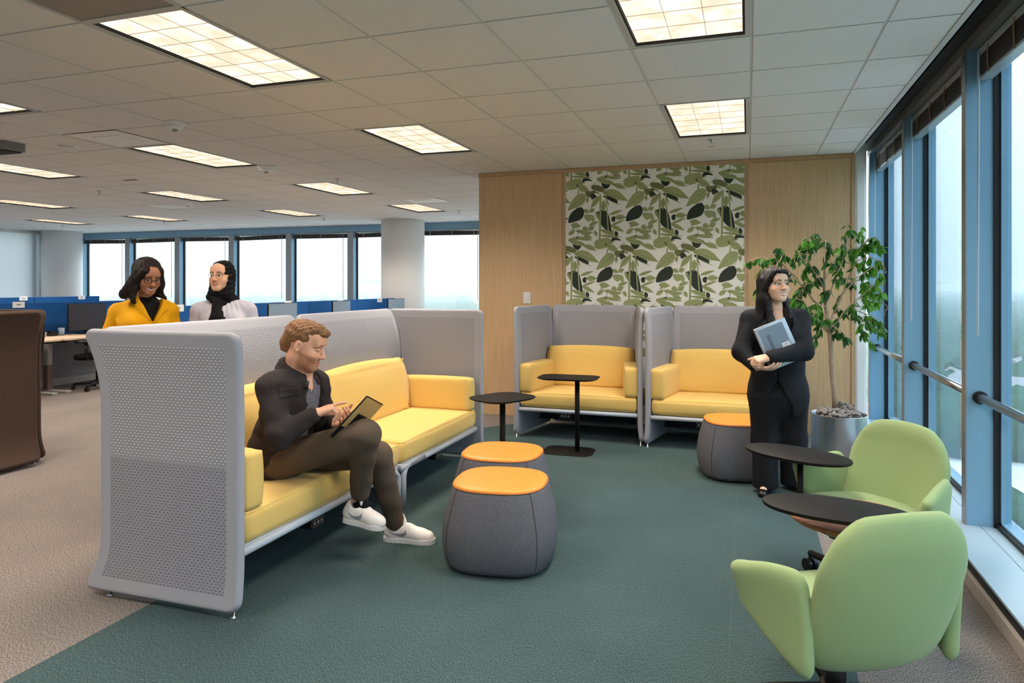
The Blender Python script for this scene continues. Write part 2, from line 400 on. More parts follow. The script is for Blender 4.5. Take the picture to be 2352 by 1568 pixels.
# ------------------------------------------------------------------ ceiling fittings
for (k, r), lb in zip(DIFFUSERS, ('pale square air diffuser beside the long ceiling light', 'far pale square air diffuser near the left windows', 'far pale square air diffuser near the white column')):
    t = thing('air_diffuser', lb, 'diffuser', (cx_(k) + T / 2, ry_(r) + T / 2, CEIL), 0, 'air diffusers')
    MB().lathe([(0.40, 0.002), (0.36, -0.004), (0.30, 0.012), (0.22, 0.03), (0.1, 0.036)], 4, M=Matrix.Rotation(R(45), 4, 'Z')).build('diffuser_cone', M_whitegloss, t)
    MB().rbox(-0.14, 0.14, -0.14, 0.14, -0.004, 0.006, 0.004).build('centre_plate', M_whitegloss, t)
def perf():
    m = mat('perforated_grille', (120, 112, 104), 0.6); n, b = nodes_of(m)
    t = n.nodes.new('ShaderNodeTexCoord'); v = n.nodes.new('ShaderNodeTexVoronoi'); v.inputs['Scale'].default_value = 110; v.inputs['Randomness'].default_value = 0.0
    n.links.new(t.outputs['Object'], v.inputs[0]); r = n.nodes.new('ShaderNodeValToRGB'); r.color_ramp.elements[0].position = 0.30; r.color_ramp.elements[1].position = 0.40
    r.color_ramp.elements[0].color = lin((50, 46, 42)); r.color_ramp.elements[1].color = lin((165, 156, 148))
    n.links.new(v.outputs['Distance'], r.inputs[0]); n.links.new(r.outputs[0], b.inputs['Base Color']); return m
for k, r in RETURNS:
    t = thing('return_air_grille', 'square perforated return air grille at the top left of the ceiling', 'grille', (cx_(k) + T / 2, ry_(r) + T / 2, CEIL))
    MB().box(-hw, hw, -hw, hw, 0.002, 0.01).build('perforated_plate', perf(), t)
    f = MB()
    for a in (-1, 1):
        f.box(a * hw - 0.012, a * hw + 0.012, -hw, hw, -0.003, 0.012); f.box(-hw, hw, a * hw - 0.012, a * hw + 0.012, -0.0028, 0.012)
    f.build('grille_frame', M_trim, t)
def smoke(x, y, lb, s=1.0):
    t = thing('smoke_detector', lb, 'detector', (x, y, CEIL), 0, 'ceiling detectors')
    MB().lathe([(0.075 * s, 0.0), (0.075 * s, -0.012), (0.066 * s, -0.03)], 28).build('detector_base', M_whitegloss, t, True)
    MB().lathe([(0.06 * s, -0.031), (0.062 * s, -0.036), (0.045 * s, -0.058), (0.0 + 0.002, -0.06)], 28).build('detector_head', M_whitegloss, t, True)
    MB().lathe([(0.022 * s, -0.059), (0.016 * s, -0.073), (0.001, -0.074)], 14).build('sensor_cage', mat('grey_sensor', (150, 148, 146), 0.5), t, True)
smoke(-4.187, 4.292, 'white domed smoke detector nearest the camera, above the yellow blazer woman')
smoke(-4.83, 6.20, 'flat white smoke detector at the end of the long ceiling light', 1.15)
smoke(-8.05, 8.5, 'far small smoke detector near the far diffuser', 1.0)
def sprinkler(x, y, lb):
    t = thing('sprinkler', lb, 'sprinkler', (x, y, CEIL), 0, 'sprinkler heads')
    MB().lathe([(0.034, 0.0), (0.034, -0.004), (0.014, -0.008), (0.011, -0.03)], 18).build('escutcheon', M_steel, t, True)
    m = MB()
    for a in (-1, 1): m.tube([(a * 0.010, 0, -0.028), (a * 0.016, 0, -0.042), (a * 0.005, 0, -0.056)], 0.003, 6)
    m.build('yoke', M_steel, t); MB().lathe([(0.004, -0.054), (0.02, -0.057), (0.02, -0.060), (0.002, -0.061)], 16).build('deflector', M_steel, t)
for x, y, lb in ((-0.296, 6.30, 'sprinkler head above the leaf wallpaper'), (-4.60, 7.19, 'sprinkler head left of the oak wall above the far ceiling light'),
                 (-8.2, 7.1, 'sprinkler head high at left between two rows of lights'), (-4.61, 10.9, 'far sprinkler head right of the white column'),
                 (-7.55, 11.35, 'far sprinkler head left of the white column'), (-11.0, 11.0, 'far sprinkler head above the yellow blazer woman'), (-13.6, 10.9, 'far sprinkler head near the white left wall')): sprinkler(x, y, lb)
t = thing('ceiling_speaker', 'flat round white ceiling speaker near the left edge', 'speaker', (-5.81, 4.69, CEIL))
MB().lathe([(0.09, 0.0), (0.09, -0.006), (0.078, -0.010)], 28).build('speaker_rim', M_whitegloss, t, True); MB().lathe([(0.076, -0.009), (0.04, -0.014), (0.001, -0.015)], 28).build('speaker_grille', M_trim, t, True)
t = thing('hanging_sign_box', 'grey flat box hung under the ceiling at the left edge', 'box', (-6.45, 4.45, CEIL))
MB().rbox(-0.35, 0.33, -0.10, 0.10, -0.075, -0.001, 0.006).build('box_body', mat('grey_metal_box', (128, 124, 120), 0.5), t); MB().box(-0.33, 0.31, -0.08, 0.08, -0.083, -0.075).build('box_underside', M_dark, t)
t = thing('access_plate', 'small dark square plate in the ceiling beyond the long light', 'plate', (-7.0, 6.49, CEIL))
MB().box(-0.1, 0.1, -0.03, 0.03, -0.004, 0.0).build('plate_face', mat('bronze_plate', (92, 80, 74), 0.5), t); MB().box(-0.11, 0.11, -0.04, 0.04, -0.002, 0.0).build('plate_rim', M_trim, t)
# ------------------------------------------------------------------ oak wall with wallpaper
YW = 7.37
wb = MB().box(-2.86, 0.955, YW + 0.012, YW + 0.28, 0, CEIL - 0.004).build('wall_back', M_oak); tag(wb, kind='structure', label='oak panelled wall with leaf wallpaper')
MB().box(-2.874, -1.906, YW, YW + 0.012, 0.0, 2.662).build('oak_panel', M_oak, wb)
MB().box(0.004, 0.932, YW, YW + 0.012, 0.0, 2.662).build('oak_panel', M_oak, wb)
MB().box(-2.874, -2.862, YW + 0.012, YW + 0.28, 0, CEIL - 0.004).build('end_panel', M_oak, wb)
MB().box(-2.874, 0.955, YW - 0.006, YW + 0.012, 2.664, CEIL - 0.004).build('top_trim', M_oaktrim, wb)
MB().box(-1.902, -1.872, YW - 0.006, YW + 0.012, 0.0, 2.663).build('side_trim', M_oaktrim, wb)
MB().box(-0.028, 0.002, YW - 0.006, YW + 0.012, 0.0, 2.663).build('side_trim', M_oaktrim, wb)
MB().rbox(0.934, 0.968, YW - 0.012, YW + 0.28, 0.0, CEIL - 0.004, 0.004).build('corner_trim', M_oaktrim, wb)
tag(MB().rbox(0.970, 1.068, YW - 0.002, YW + 0.30, 0.0, CEIL + 0.2, 0.006).rbox(0.985, 1.05, YW - 0.010, YW, 0.0, CEIL + 0.2, 0.003).build('trim_1', M_white), kind='structure', label='white post closing the oak wall at the window')
wp = MB().box(-1.871, -0.029, YW + 0.003, YW + 0.012, 0.0, 2.663).build('wallpaper', mat('cream_wallpaper', (250, 247, 238), 0.7), wb)
def paper_pt(zx, zy):
    x = 1290 + zx / 4.479; y = 370 + zy / 4.479
    u = (x - 1176) / FPX; d = Vector((u * cy - sy, u * sy + cy, (HORIZON - y) / FPX)); tt = YW / d.y
    return (d.x * tt, EYE + d.z * tt)
def crom(p, n=3):
    o = []; L = len(p)
    for i in range(L):
        a, b, c, d = (np.array(p[(i + q) % L]) for q in (-1, 0, 1, 2))
        for j in range(n):
            t = j / n; o.append(tuple(0.5 * ((2 * b) + (c - a) * t + (2 * a - 5 * b + 4 * c - d) * t * t + (3 * b - a - 3 * c + d) * t ** 3)))
    return o
def clip(p, x0, x1, z0, z1):
    for ax, v, s in ((0, x0, 1), (0, x1, -1), (1, z0, 1), (1, z1, -1)):
        q = []
        for i in range(len(p)):
            a, b = p[i - 1], p[i]; ia, ib = (a[ax] - v) * s >= 0, (b[ax] - v) * s >= 0
            if ia != ib:
                t = (v - a[ax]) / (b[ax] - a[ax]); q.append((a[0] + t * (b[0] - a[0]), a[1] + t * (b[1] - a[1])))
            if ib: q.append(b)
        p = q
        if len(p) < 3: return []
    return p
def leafpoly(bx, by, tx, ty, wd, bend=0.0):
    dx, dy = tx - bx, ty - by; L = math.hypot(dx, dy); nx, ny = -dy / L, dx / L; p = []
    for s in (1, -1):
        ts = (0.0, 0.12, 0.3, 0.5, 0.7, 0.88, 1.0) if s > 0 else (0.88, 0.7, 0.5, 0.3, 0.12)
        for t in ts:
            h = wd * math.sin(PI * t ** 0.8) * 0.5 * s + bend * math.sin(PI * t); p.append((bx + dx * t + nx * h, by + dy * t + ny * h))
    return p
def bar(x0, y0, x1, y1, w): return [(x0 - w / 2, y0), (x0 + w / 2, y0), (x1 + w / 2, y1), (x1 - w / 2, y1)]
# the repeat, traced in units of the photograph crop: (material, polygon); 0 olive, 1 dark olive, 2 blackish green, 3 line
MOT = [(0, [(640, 190), (700, 160), (790, 150), (815, 190), (800, 235), (700, 270), (650, 262), (636, 230)]), (0, leafpoly(640, 260, 530, 230, 40)), (0, leafpoly(530, 240, 660, 285, 44)),
       (0, leafpoly(770, 225, 890, 290, 74)), (0, leafpoly(760, 200, 850, 190, 30)), (2, [(812, 188), (822, 150), (850, 138), (905, 160), (916, 176), (870, 172), (840, 180)]),
       (1, [(920, 222), (1000, 222), (1062, 270), (1020, 292), (960, 275), (918, 262)]), (2, leafpoly(900, 290, 985, 292, 26)), (1, [(852, 288), (932, 284), (940, 325), (905, 345), (870, 345), (850, 320)]),
       (2, [(905, 316), (930, 306), (950, 318), (975, 348), (950, 352), (920, 372), (906, 350)]), (0, leafpoly(1000, 335, 905, 462, 60)), (0, leafpoly(870, 345, 865, 410, 34)),
       (0, [(660, 488), (672, 440), (710, 372), (770, 312), (830, 308), (850, 335), (845, 385), (790, 440), (720, 465)]), (3, bar(838, 330, 652, 486, 4)), (0, bar(775, 262, 752, 486, 15)),
       (2, [(665, 618), (668, 560), (700, 505), (760, 462), (805, 452), (832, 490), (825, 545), (790, 585), (730, 605)]), (3, bar(835, 400, 808, 460, 3)),
       (0, leafpoly(1030, 290, 1310, 385, 105, -16)), (3, bar(1050, 300, 1290, 370, 3)), (2, [(1040, 332), (1090, 330), (1190, 376), (1186, 412), (1120, 385), (1062, 355)]), (0, leafpoly(1120, 385, 1225, 428, 10)), (0, leafpoly(1075, 360, 1105, 445, 14)),
       (2, [(966, 505), (990, 495), (1040, 478), (1085, 510), (1110, 575), (1132, 722), (1090, 700), (1030, 655), (985, 575), (968, 540)]),
       (0, leafpoly(1045, 380, 1040, 500, 56)), (0, bar(1012, 320, 1000, 880, 21)), (0, bar(1068, 310, 1098, 730, 13)), (0, leafpoly(1000, 310, 930, 270, 20)),
       (0, leafpoly(1105, 530, 1250, 480, 36)), (0, leafpoly(1170, 560, 1290, 555, 62)), (2, [(1130, 565), (1160, 545), (1172, 560), (1165, 605), (1135, 600)]), (0, leafpoly(1130, 640, 1280, 585, 26)),
       (0, leafpoly(1120, 640, 1265, 710, 46)), (2, [(1168, 705), (1195, 712), (1204, 735), (1195, 758), (1165, 752)]), (0, leafpoly(1150, 690, 1125, 755, 34)), (0, leafpoly(1010, 690, 1180, 750, 46)), (0, leafpoly(1000, 750, 1240, 770, 26)),
       (0, leafpoly(830, 480, 890, 510, 46)), (0, leafpoly(890, 500, 950, 470, 50)), (0, [(830, 535), (880, 528), (940, 545), (945, 622), (910, 590), (880, 604), (846, 580)]), (0, leafpoly(960, 500, 990, 580, 30)),
       (0, leafpoly(690, 640, 800, 650, 62)), (0, leafpoly(740, 640, 700, 690, 26)), (0, leafpoly(890, 640, 990, 605, 40)), (0, leafpoly(815, 672, 880, 690, 60)), (0, leafpoly(880, 690, 945, 655, 60)),
       (0, leafpoly(665, 745, 740, 690, 46)), (0, leafpoly(740, 700, 850, 715, 40)), (0, leafpoly(800, 730, 930, 720, 46)), (0, leafpoly(830, 745, 920, 780, 50)), (0, leafpoly(945, 700, 975, 760, 40)),
       (0, leafpoly(660, 795, 860, 770, 40)), (0, leafpoly(740, 775, 925, 800, 36)), (2, [(708, 822), (740, 812), (795, 815), (805, 860), (765, 905), (722, 880)]), (0, leafpoly(660, 800, 850, 860, 50)), (0, leafpoly(800, 820, 850, 875, 30)),
       (3, bar(768, 705, 768, 770, 4)), (3, bar(870, 270, 940, 200, 4)), (2, leafpoly(745, 772, 775, 768, 14)), (3, leafpoly(745, 205, 775, 240, 14)), (3, bar(905, 250, 960, 190, 3))]
A1, A2, B2 = paper_pt(155, 555), paper_pt(750, 530), paper_pt(450, 1180)
La = ((A2[0] - A1[0]) * 1.005, 0.0); Lb = (La[0] / 2, B2[1] - A1[1] + 0.012)
pm = MB(); lay = 0
for ia in range(-4, 6):
    for ib in range(-3, 4):
        for j, (mi, pl) in enumerate(MOT):
            q = [paper_pt(*p) for p in pl]
            if mi != 3 and len(pl) != 4: q = crom(q, 3)
            q = [(p[0] + ia * La[0] + ib * Lb[0], p[1] + ib * Lb[1]) for p in q]
            q = clip(q, -1.868, -0.032, 0.7, 2.660)
            if len(q) >= 3: pm.add([(x, YW + 0.0028 - 0.00003 * j, z) for x, z in q], [tuple(range(len(q) - 1, -1, -1))], mi)
            if mi == 0 and len(pl) == 12 and len(q) > 8:    # midrib line of a leaf
                (x0, z0), (x1, z1) = (paper_pt(*pl[0]), paper_pt(*pl[6])); L = math.hypot(x1 - x0, z1 - z0); nx, nz = -(z1 - z0) / L * 0.0014, (x1 - x0) / L * 0.0014
                qq = [(x0 + nx, z0 + nz), (x0 - nx, z0 - nz), (x1 - nx, z1 - nz), (x1 + nx, z1 + nz)]
                qq = clip([(p[0] + ia * La[0] + ib * Lb[0], p[1] + ib * Lb[1]) for p in qq], -1.868, -0.032, 0.7, 2.660)
                if len(qq) >= 3: pm.add([(x, YW + 0.0028 - 0.00003 * j - 0.00001, z) for x, z in qq], [tuple(range(len(qq) - 1, -1, -1))], 3)
pm.build('leaf_print', [mat('print_olive', (166, 173, 120), 0.7), mat('print_dark_olive', (121, 122, 78), 0.7), mat('print_blackish_green', (52, 60, 50), 0.7), mat('print_line', (84, 88, 52), 0.7)], wp)
t = thing('light_switch', 'white rocker light switch on the oak wall', 'switch', (-2.306, YW, 1.306))
MB().rbox(-0.042, 0.042, -0.008, 0.0, -0.062, 0.062, 0.004).build('switch_plate', M_whitegloss, t); MB().rbox(-0.018, 0.018, -0.014, -0.007, -0.036, 0.036, 0.003).build('rocker', M_white, t)
# ------------------------------------------------------------------ right window wall
XF, XG = 1.13, 1.316         # fin front, glass plane
HEAD = 2.735
FINS = [7.71 - 1.6 * i for i in range(8)]     # fin centres, from the far end towards and past the camera
wr = MB(); wr.box(1.03, 1.40, Y0, 7.9, -0.02, 0.124).build('wall_right', M_sill); wr = bpy.data.objects['wall_right']; tag(wr, kind='structure', label='low window plinth with pale sill along the glass')
wl_ = MB(); wl_.box(1.005, 1.20, Y0, 7.79, 0.124, 0.136); wl_.build('sill_board', M_sill, wr); MB().box(1.204, 1.40, Y0, 7.79, 0.124, 0.136).build('sill_board', M_sill, wr)
MB().box(1.018, 1.03, Y0, 7.79, 0.066, 0.124).build('black_strip', M_gasket, wr)  # plain black strip between the sill and the baseboard
bb = MB(); bb.rbox(1.000, 1.03, Y0, 7.79, 0.0, 0.066, 0.004); tag(bb.build('baseboard_right', M_base), kind='structure', label='taupe baseboard below the right windows')
hd = MB().box(1.135, 1.40, Y0, 7.79, HEAD, HEAD + 0.40).build('wall_right_header', mat('grey_header_metal', (112, 118, 122), 0.45)); tag(hd, kind='structure', label='grey metal header beam above the right windows')
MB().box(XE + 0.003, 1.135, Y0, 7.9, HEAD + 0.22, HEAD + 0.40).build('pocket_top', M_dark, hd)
MB().box(1.06, 1.134, Y0, 7.79, HEAD + 0.055, HEAD + 0.30).build('painted_pocket_shade', M_dark, hd)  # black board added to paint in the shade of the blind pocket
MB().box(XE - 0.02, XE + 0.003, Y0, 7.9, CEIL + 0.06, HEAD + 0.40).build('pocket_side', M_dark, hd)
names = ['third', 'second', 'first']
for i in range(len(FINS)):
    yc = FINS[i]; ya = yc - 1.6 - 0.01; yb = yc - 0.08
    wnd = thing('window_%d' % (i + 1), 'tall window bay on the right', None, (0, 0, 0)); tag(wnd, kind='structure')
    f = MB().box(XF + 0.006, XG + 0.03, yc - 0.08, yc - 0.01, 0.136, HEAD).build('mullion', M_fin, wnd)
    MB().box(XF, XF + 0.006, yc - 0.081, yc - 0.009, 0.136, HEAD).build('mullion_cap', M_finedge, wnd)
    if i == len(FINS) - 1: ya = Y0
    gk = MB()
    for a, b in ((ya, ya + 0.012), (yb - 0.012, yb)): gk.box(1.262, 1.292, a, b, 0.136, HEAD)
    gk.box(1.272, 1.292, ya, yb, 0.136, 0.158); gk.build('gasket', M_gasket, wnd)
    fr = MB()
    for a, b in ((ya, ya + 0.024), (yb - 0.024, yb)): fr.box(1.292, 1.322, a, b, 0.136, HEAD)
    fr.box(1.292, 1.345, ya, yb, 0.136, 0.168); fr.box(1.292, 1.345, ya, yb, HEAD - 0.05, HEAD); fr.build('glazing_frame', M_fin, wnd)
    MB().box(XG, XG + 0.004, ya + 0.02, yb - 0.02, 0.15, HEAD - 0.02).build('glass_pane', M_glass, wnd)
    if i > 5: continue
    where = names[i] if i < 3 else None
    # blind gathered up at the window head
    lb = {0: 'gathered dark blind in the window bay beside the oak wall', 1: 'gathered dark blind in the middle right window bay', 2: 'gathered dark blind in the nearest right window bay'}.get(i, 'gathered dark blind outside the picture beside the camera')
    bl = thing('window_blind', lb, 'blind', (1.215, (ya + yb) / 2, 2.60), 0, 'dark window blinds'); hl = (yb - ya) / 2 - 0.015
    MB().rbox(-0.028, 0.028, -hl, hl, 0.085, 0.130, 0.006).build('headrail', M_clear, bl)
    for s in range(12):
        MB().box(-0.03, 0.03, -hl + 0.01, hl - 0.01, -0.026 + 0.0092 * s, -0.0192 + 0.0092 * s, M=Matrix.Rotation(R(random.uniform(-1.2, 1.2)), 4, 'Y')).build('slat', M_blind, bl)
    MB().rbox(-0.03, 0.03, -hl + 0.01, hl - 0.01, -0.046, -0.028, 0.004).build('bottom_rail', M_clear, bl)
    for q in (-0.75, -0.25, 0.25, 0.75):
        MB().tube([(-0.034, q * hl, 0.10), (-0.036, q * hl + 0.006, 0.05), (-0.034, q * hl - 0.004, -0.045)], 0.004, 6).build('ladder_cord', mat('tan_cord', (150, 128, 100), 0.8), bl)
    MB().tube([(-0.05, hl - 0.09, 0.09), (-0.055, hl - 0.09, -1.42)], 0.006, 8).build('wand', M_clear, bl)
    # handrail
    lb = {0: 'steel handrail in the farthest right window bay behind the tree', 1: 'steel handrail in the middle right window bay', 2: 'steel handrail in the nearest right window bay'}.get(i, 'steel handrail outside the picture beside the camera')
    h = thing('handrail', lb, 'handrail', (1.197, (ya + yb) / 2, 0.837), 0, 'steel window handrails'); hl = (yb - ya) / 2
    MB().tube([(0, -hl + 0.008, 0), (0, hl - 0.008, 0)], 0.0235, 18).build('rail', M_steel, h, True)
    for s in (-1, 1):
        MB().tube([(0, s * (hl - 0.024), 0), (0, s * (hl - 0.0005), 0)], 0.035, 18).build('flange', M_gasket, h)
# ------------------------------------------------------------------ far window wall
YF = 12.9
FM = [-15.50, -14.02, -12.53, -11.0, -9.475, -7.935, -6.4, -4.87, -3.34, -1.8, -0.27, 1.2]
wf = MB().box(X0, 1.4, YF, YF + 0.25, 0.0, 0.13).build('wall_far', M_sill); tag(wf, kind='structure', label='low plinth under the far windows')
fh = MB().box(X0, 1.4, YF - 0.02, YF + 0.25, 2.57, CEIL + 0.06).build('wall_far_header', M_fin); tag(fh, kind='structure', label='blue grey header beam above the far windows')
for i in range(len(FM) - 1):
    wnd = thing('window_%d' % (i + 11), 'far window bay', None); tag(wnd, kind='structure')
    a, b = FM[i], FM[i + 1]
    MB().box(a - 0.07, a + 0.07, YF + 0.006, YF + 0.2, 0.13, 2.57).build('mullion', M_fin, wnd)
    MB().box(a - 0.071, a + 0.071, YF, YF + 0.006, 0.13, 2.57).build('mullion_cap', M_finedge, wnd)
    gk = MB(); gk.box(a + 0.07, a + 0.095, YF + 0.13, YF + 0.16, 0.13, 2.57); gk.box(b - 0.095, b - 0.07, YF + 0.13, YF + 0.16, 0.13, 2.57); gk.build('gasket', M_gasket, wnd)
    MB().box(a + 0.07, b - 0.07, YF + 0.17, YF + 0.174, 0.13, 2.57).build('glass_pane', M_glassfar, wnd)
    if i > 7: continue
    lb = ['leftmost far blind beside the left column', 'second far blind from the left column', 'third far blind, above the yellow blazer woman', 'fourth far blind, right of the grey blouse woman',
          'fifth far blind from the left column', 'far blind just left of the round white column', 'far blind just right of the round white column', 'far blind hidden at the oak corner'][i]
    bl = thing('window_blind', lb, 'blind', ((a + b) / 2, YF + 0.07, 2.45), 0, 'far window blinds'); hl = (b - a) / 2 - 0.08
    MB().box(-hl, hl, -0.025, 0.025, 0.09, 0.12).build('headrail', M_clear, bl)
    for s in range(3): MB().box(-hl + 0.01, hl - 0.01, -0.026, 0.026, 0.03 * s, 0.03 * s + 0.027, M=Matrix.Rotation(R((0.7, -0.5, 0.5, -0.8, 0.3, -0.4, 0.5, 0)[i]), 4, 'Y')).build('slat', M_blind, bl)
    for q in (-0.7, 0.0, 0.7): MB().tube([(q * hl, -0.03, 0.1), (q * hl + 0.008, -0.03, 0.05), (q * hl, -0.03, -0.02)], 0.006, 5).build('ladder_cord', M_clear, bl)
    MB().tube([(hl - 0.12, -0.03, 0.09), (hl - 0.12, -0.03, -1.3)], 0.006, 6).build('wand', M_clear, bl)
for x, y, lb, nm in ((-6.39, 12.30, 'round white column between the far windows', 'round_column'), (-15.36, 12.3, 'round white column in the left far corner', 'round_column')):
    t = thing(nm, lb, 'column', (x, y, 0)); MB().lathe([(0.42, 0.1), (0.42, CEIL - 0.001)], 40).build('shaft', M_white, t, True); MB().lathe([(0.432, 0.0), (0.432, 0.1), (0.424, 0.104)], 40).build('column_base', M_base, t)
wl2 = MB().box(X0 - 0.15, X0, 12.03, Y1 + 0.2, 0, CEIL + 0.06).box(X0 - 0.15, X0, Y0, 12.03, 0, 0.13).box(X0 - 0.15, X0, Y0, 12.03, CEIL - 0.02, CEIL + 0.06).build('wall_left', M_white); tag(wl2, kind='structure', label='white plaster wall at far left')
MB().box(X0, X0 + 0.02, 12.02, 12.07, 0, CEIL - 0.002).build('wall_joint', M_whitegloss, wl2)
for i in range(11):  # unseen bays added to bring daylight into the left side of the room
    a = Y0 + 1.6 * i; wnd = thing('window_%d' % (i + 31), 'window bay added to the left wall for daylight, outside the picture', None); tag(wnd, kind='structure')
    MB().box(X0 - 0.15, X0, a, min(a + 0.14, 12.03), 0.13, CEIL - 0.02).build('mullion', M_fin, wnd); MB().box(X0 - 0.12, X0 - 0.116, min(a + 0.14, 12.02), min(a + 1.6, 12.03), 0.13, CEIL - 0.02).build('glass_pane', M_glassfar, wnd)
M_shade = mat('white_shade_cloth', (240, 242, 244), 0.9, spec=0.05); n, b = nodes_of(M_shade); tl0 = n.nodes.new('ShaderNodeBsdfTranslucent'); tl0.inputs[0].default_value = (0.86, 0.88, 0.9, 1); ms0 = n.nodes.new('ShaderNodeMixShader'); ms0.inputs[0].default_value = 0.6
n.links.new(b.outputs[0], ms0.inputs[1]); n.links.new(tl0.outputs[0], ms0.inputs[2]); n.links.new(ms0.outputs[0], n.nodes['Material Output'].inputs[0])
for j, (ya, yb) in enumerate(((10.42, 12.0), (8.80, 10.38), (7.18, 8.76))):
    t = thing('roller_shade', ('white roller shade drawn down at the left edge beside the column', 'second white roller shade from the column', 'third white roller shade from the column')[j], 'shade', (X0 + 0.05, (ya + yb) / 2, 0.14), 0, 'white roller shades'); h2 = (yb - ya) / 2
    MB().box(-0.002, 0.0, -h2, h2, 0.0, 2.50).build('shade_cloth', M_shade, t); MB().tube([(0, -h2, 2.52), (0, h2, 2.52)], 0.03, 14).build('roller', M_whitegloss, t, True); MB().rbox(-0.008, 0.008, -h2, h2, 0.0, 0.03, 0.004, 1).build('hem_bar', M_whitegloss, t)
tag(MB().box(X0 - 0.15, 1.5, Y0 - 0.15, Y0, 0, CEIL + 0.06).build('wall_rear', M_white), kind='structure', label='white wall behind the camera')
# ------------------------------------------------------------------ furniture materials and shapes
M_yellow = mat('yellow_wool', (231, 194, 112), 0.9, spec=0.15, noise=(420, 0.86, 1.06), bump=(420, 0.25), sheen=0.15)
M_screen = mat('grey_screen_fabric', (164, 164, 171), 0.75, spec=0.2, noise=(500, 0.93), bump=(700, 0.12))
M_rail = mat('pale_grey_frame', (186, 192, 202), 0.4, spec=0.4)
M_orange = mat('orange_leather', (232, 146, 58), 0.42, spec=0.4, noise=(90, 0.94), bump=(260, 0.12))
M_felt = mat('charcoal_felt', (98, 98, 104), 0.95, spec=0.1, noise=(260, 0.62, 1.25), bump=(300, 0.3), detail=4)
M_lime = mat('green_wool', (154, 174, 122), 0.88, spec=0.15, noise=(600, 0.9), bump=(800, 0.2), sheen=0.15)
M_brown = mat('brown_knit', (82, 66, 58), 0.9, spec=0.15, noise=(300, 0.8, 1.15), bump=(420, 0.35))
M_walnut = wood('walnut_wood', (150, 92, 62), (190, 124, 86), (6, 40, 6))
def knit(name, ground, dash, alpha, zsplit=None, dash_low=None):
    m = bpy.data.materials.new(name); m.use_nodes = True; MATS[name] = m; n, b = nodes_of(m)
    out = n.nodes['Material Output']
    t = n.nodes.new('ShaderNodeTexCoord'); s = n.nodes.new('ShaderNodeSeparateXYZ'); c = n.nodes.new('ShaderNodeCombineXYZ')
    n.links.new(t.outputs['Object'], s.inputs[0]); n.links.new(s.outputs['X'], c.inputs[0]); n.links.new(s.outputs['Z'], c.inputs[1])
    def mth(op, x, y=None, z=None):
        q = n.nodes.new('ShaderNodeMath'); q.operation = op
        for i, v in enumerate((x, y, z)):
            if v is None: continue
            if isinstance(v, (int, float)): q.inputs[i].default_value = v
            else: n.links.new(v, q.inputs[i])
        return q.outputs[0]
    rowz = mth('DIVIDE', s.outputs['Z'], 0.0128); rowi = mth('FLOOR', rowz)       # staggered rows of small oval eyelets
    uu = mth('ADD', mth('DIVIDE', s.outputs['X'], 0.0225), mth('MULTIPLY', rowi, 0.5))
    fu = mth('DIVIDE', mth('SUBTRACT', mth('FRACT', uu), 0.5), 0.27); fv = mth('DIVIDE', mth('SUBTRACT', mth('FRACT', rowz), 0.5), 0.18)
    rr = mth('ADD', mth('MULTIPLY', fu, fu), mth('MULTIPLY', fv, fv)); fac = n.nodes.new('ShaderNodeMapRange'); fac.inputs['From Min'].default_value = 0.7; fac.inputs['From Max'].default_value = 1.3; n.links.new(rr, fac.inputs[0])
    inv = n.nodes.new('ShaderNodeMath'); inv.operation = 'SUBTRACT'; inv.inputs[0].default_value = 1.0; n.links.new(fac.outputs[0], inv.inputs[1])
    mx = n.nodes.new('ShaderNodeMixRGB'); mx.inputs[1].default_value = lin(ground); mx.inputs[2].default_value = lin(dash); n.links.new(inv.outputs[0], mx.inputs[0])
    al = n.nodes.new('ShaderNodeMath'); al.operation = 'MULTIPLY'; al.inputs[1].default_value = alpha; n.links.new(inv.outputs[0], al.inputs[0])
    if zsplit is not None:      # lower part lined behind, so the eyelets close
        gt = n.nodes.new('ShaderNodeMapRange'); gt.inputs['From Min'].default_value = zsplit - 0.015; gt.inputs['From Max'].default_value = zsplit + 0.015; n.links.new(s.outputs['Z'], gt.inputs[0])
        m3 = n.nodes.new('ShaderNodeMixRGB'); m3.inputs[1].default_value = lin(dash_low); m3.inputs[2].default_value = lin(dash); n.links.new(gt.outputs[0], m3.inputs[0]); n.links.new(m3.outputs[0], mx.inputs[2])
        a2 = n.nodes.new('ShaderNodeMath'); a2.operation = 'MULTIPLY'; n.links.new(al.outputs[0], a2.inputs[0]); n.links.new(gt.outputs[0], a2.inputs[1]); al = a2
    n.links.new(mx.outputs[0], b.inputs['Base Color']); b.inputs['Roughness'].default_value = 0.8; b.inputs['Specular IOR Level'].default_value = 0.2
    bp = n.nodes.new('ShaderNodeBump'); bp.inputs['Strength'].default_value = 0.5; bp.inputs['Distance'].default_value = 0.003; n.links.new(fac.outputs[0], bp.inputs['Height']); n.links.new(bp.outputs[0], b.inputs['Normal'])
    tr = n.nodes.new('ShaderNodeBsdfTransparent'); ms = n.nodes.new('ShaderNodeMixShader')
    n.links.new(al.outputs[0], ms.inputs[0]); n.links.new(b.outputs[0], ms.inputs[1]); n.links.new(tr.outputs[0], ms.inputs[2]); n.links.new(ms.outputs[0], out.inputs[0])
    m.diffuse_color = lin(ground); return m
M_knit = knit('grey_knit_mesh', (158, 158, 165), (112, 112, 118), 0.14)
M_knitend = knit('grey_knit_end_mesh', (148, 148, 155), (240, 242, 246), 0.25, 0.66, (104, 104, 110))  # upper eyelets painted pale for the lit inner skin behind them
M_knitdark = knit('dark_knit_mesh', (58, 58, 62), (40, 40, 44), 0.5)
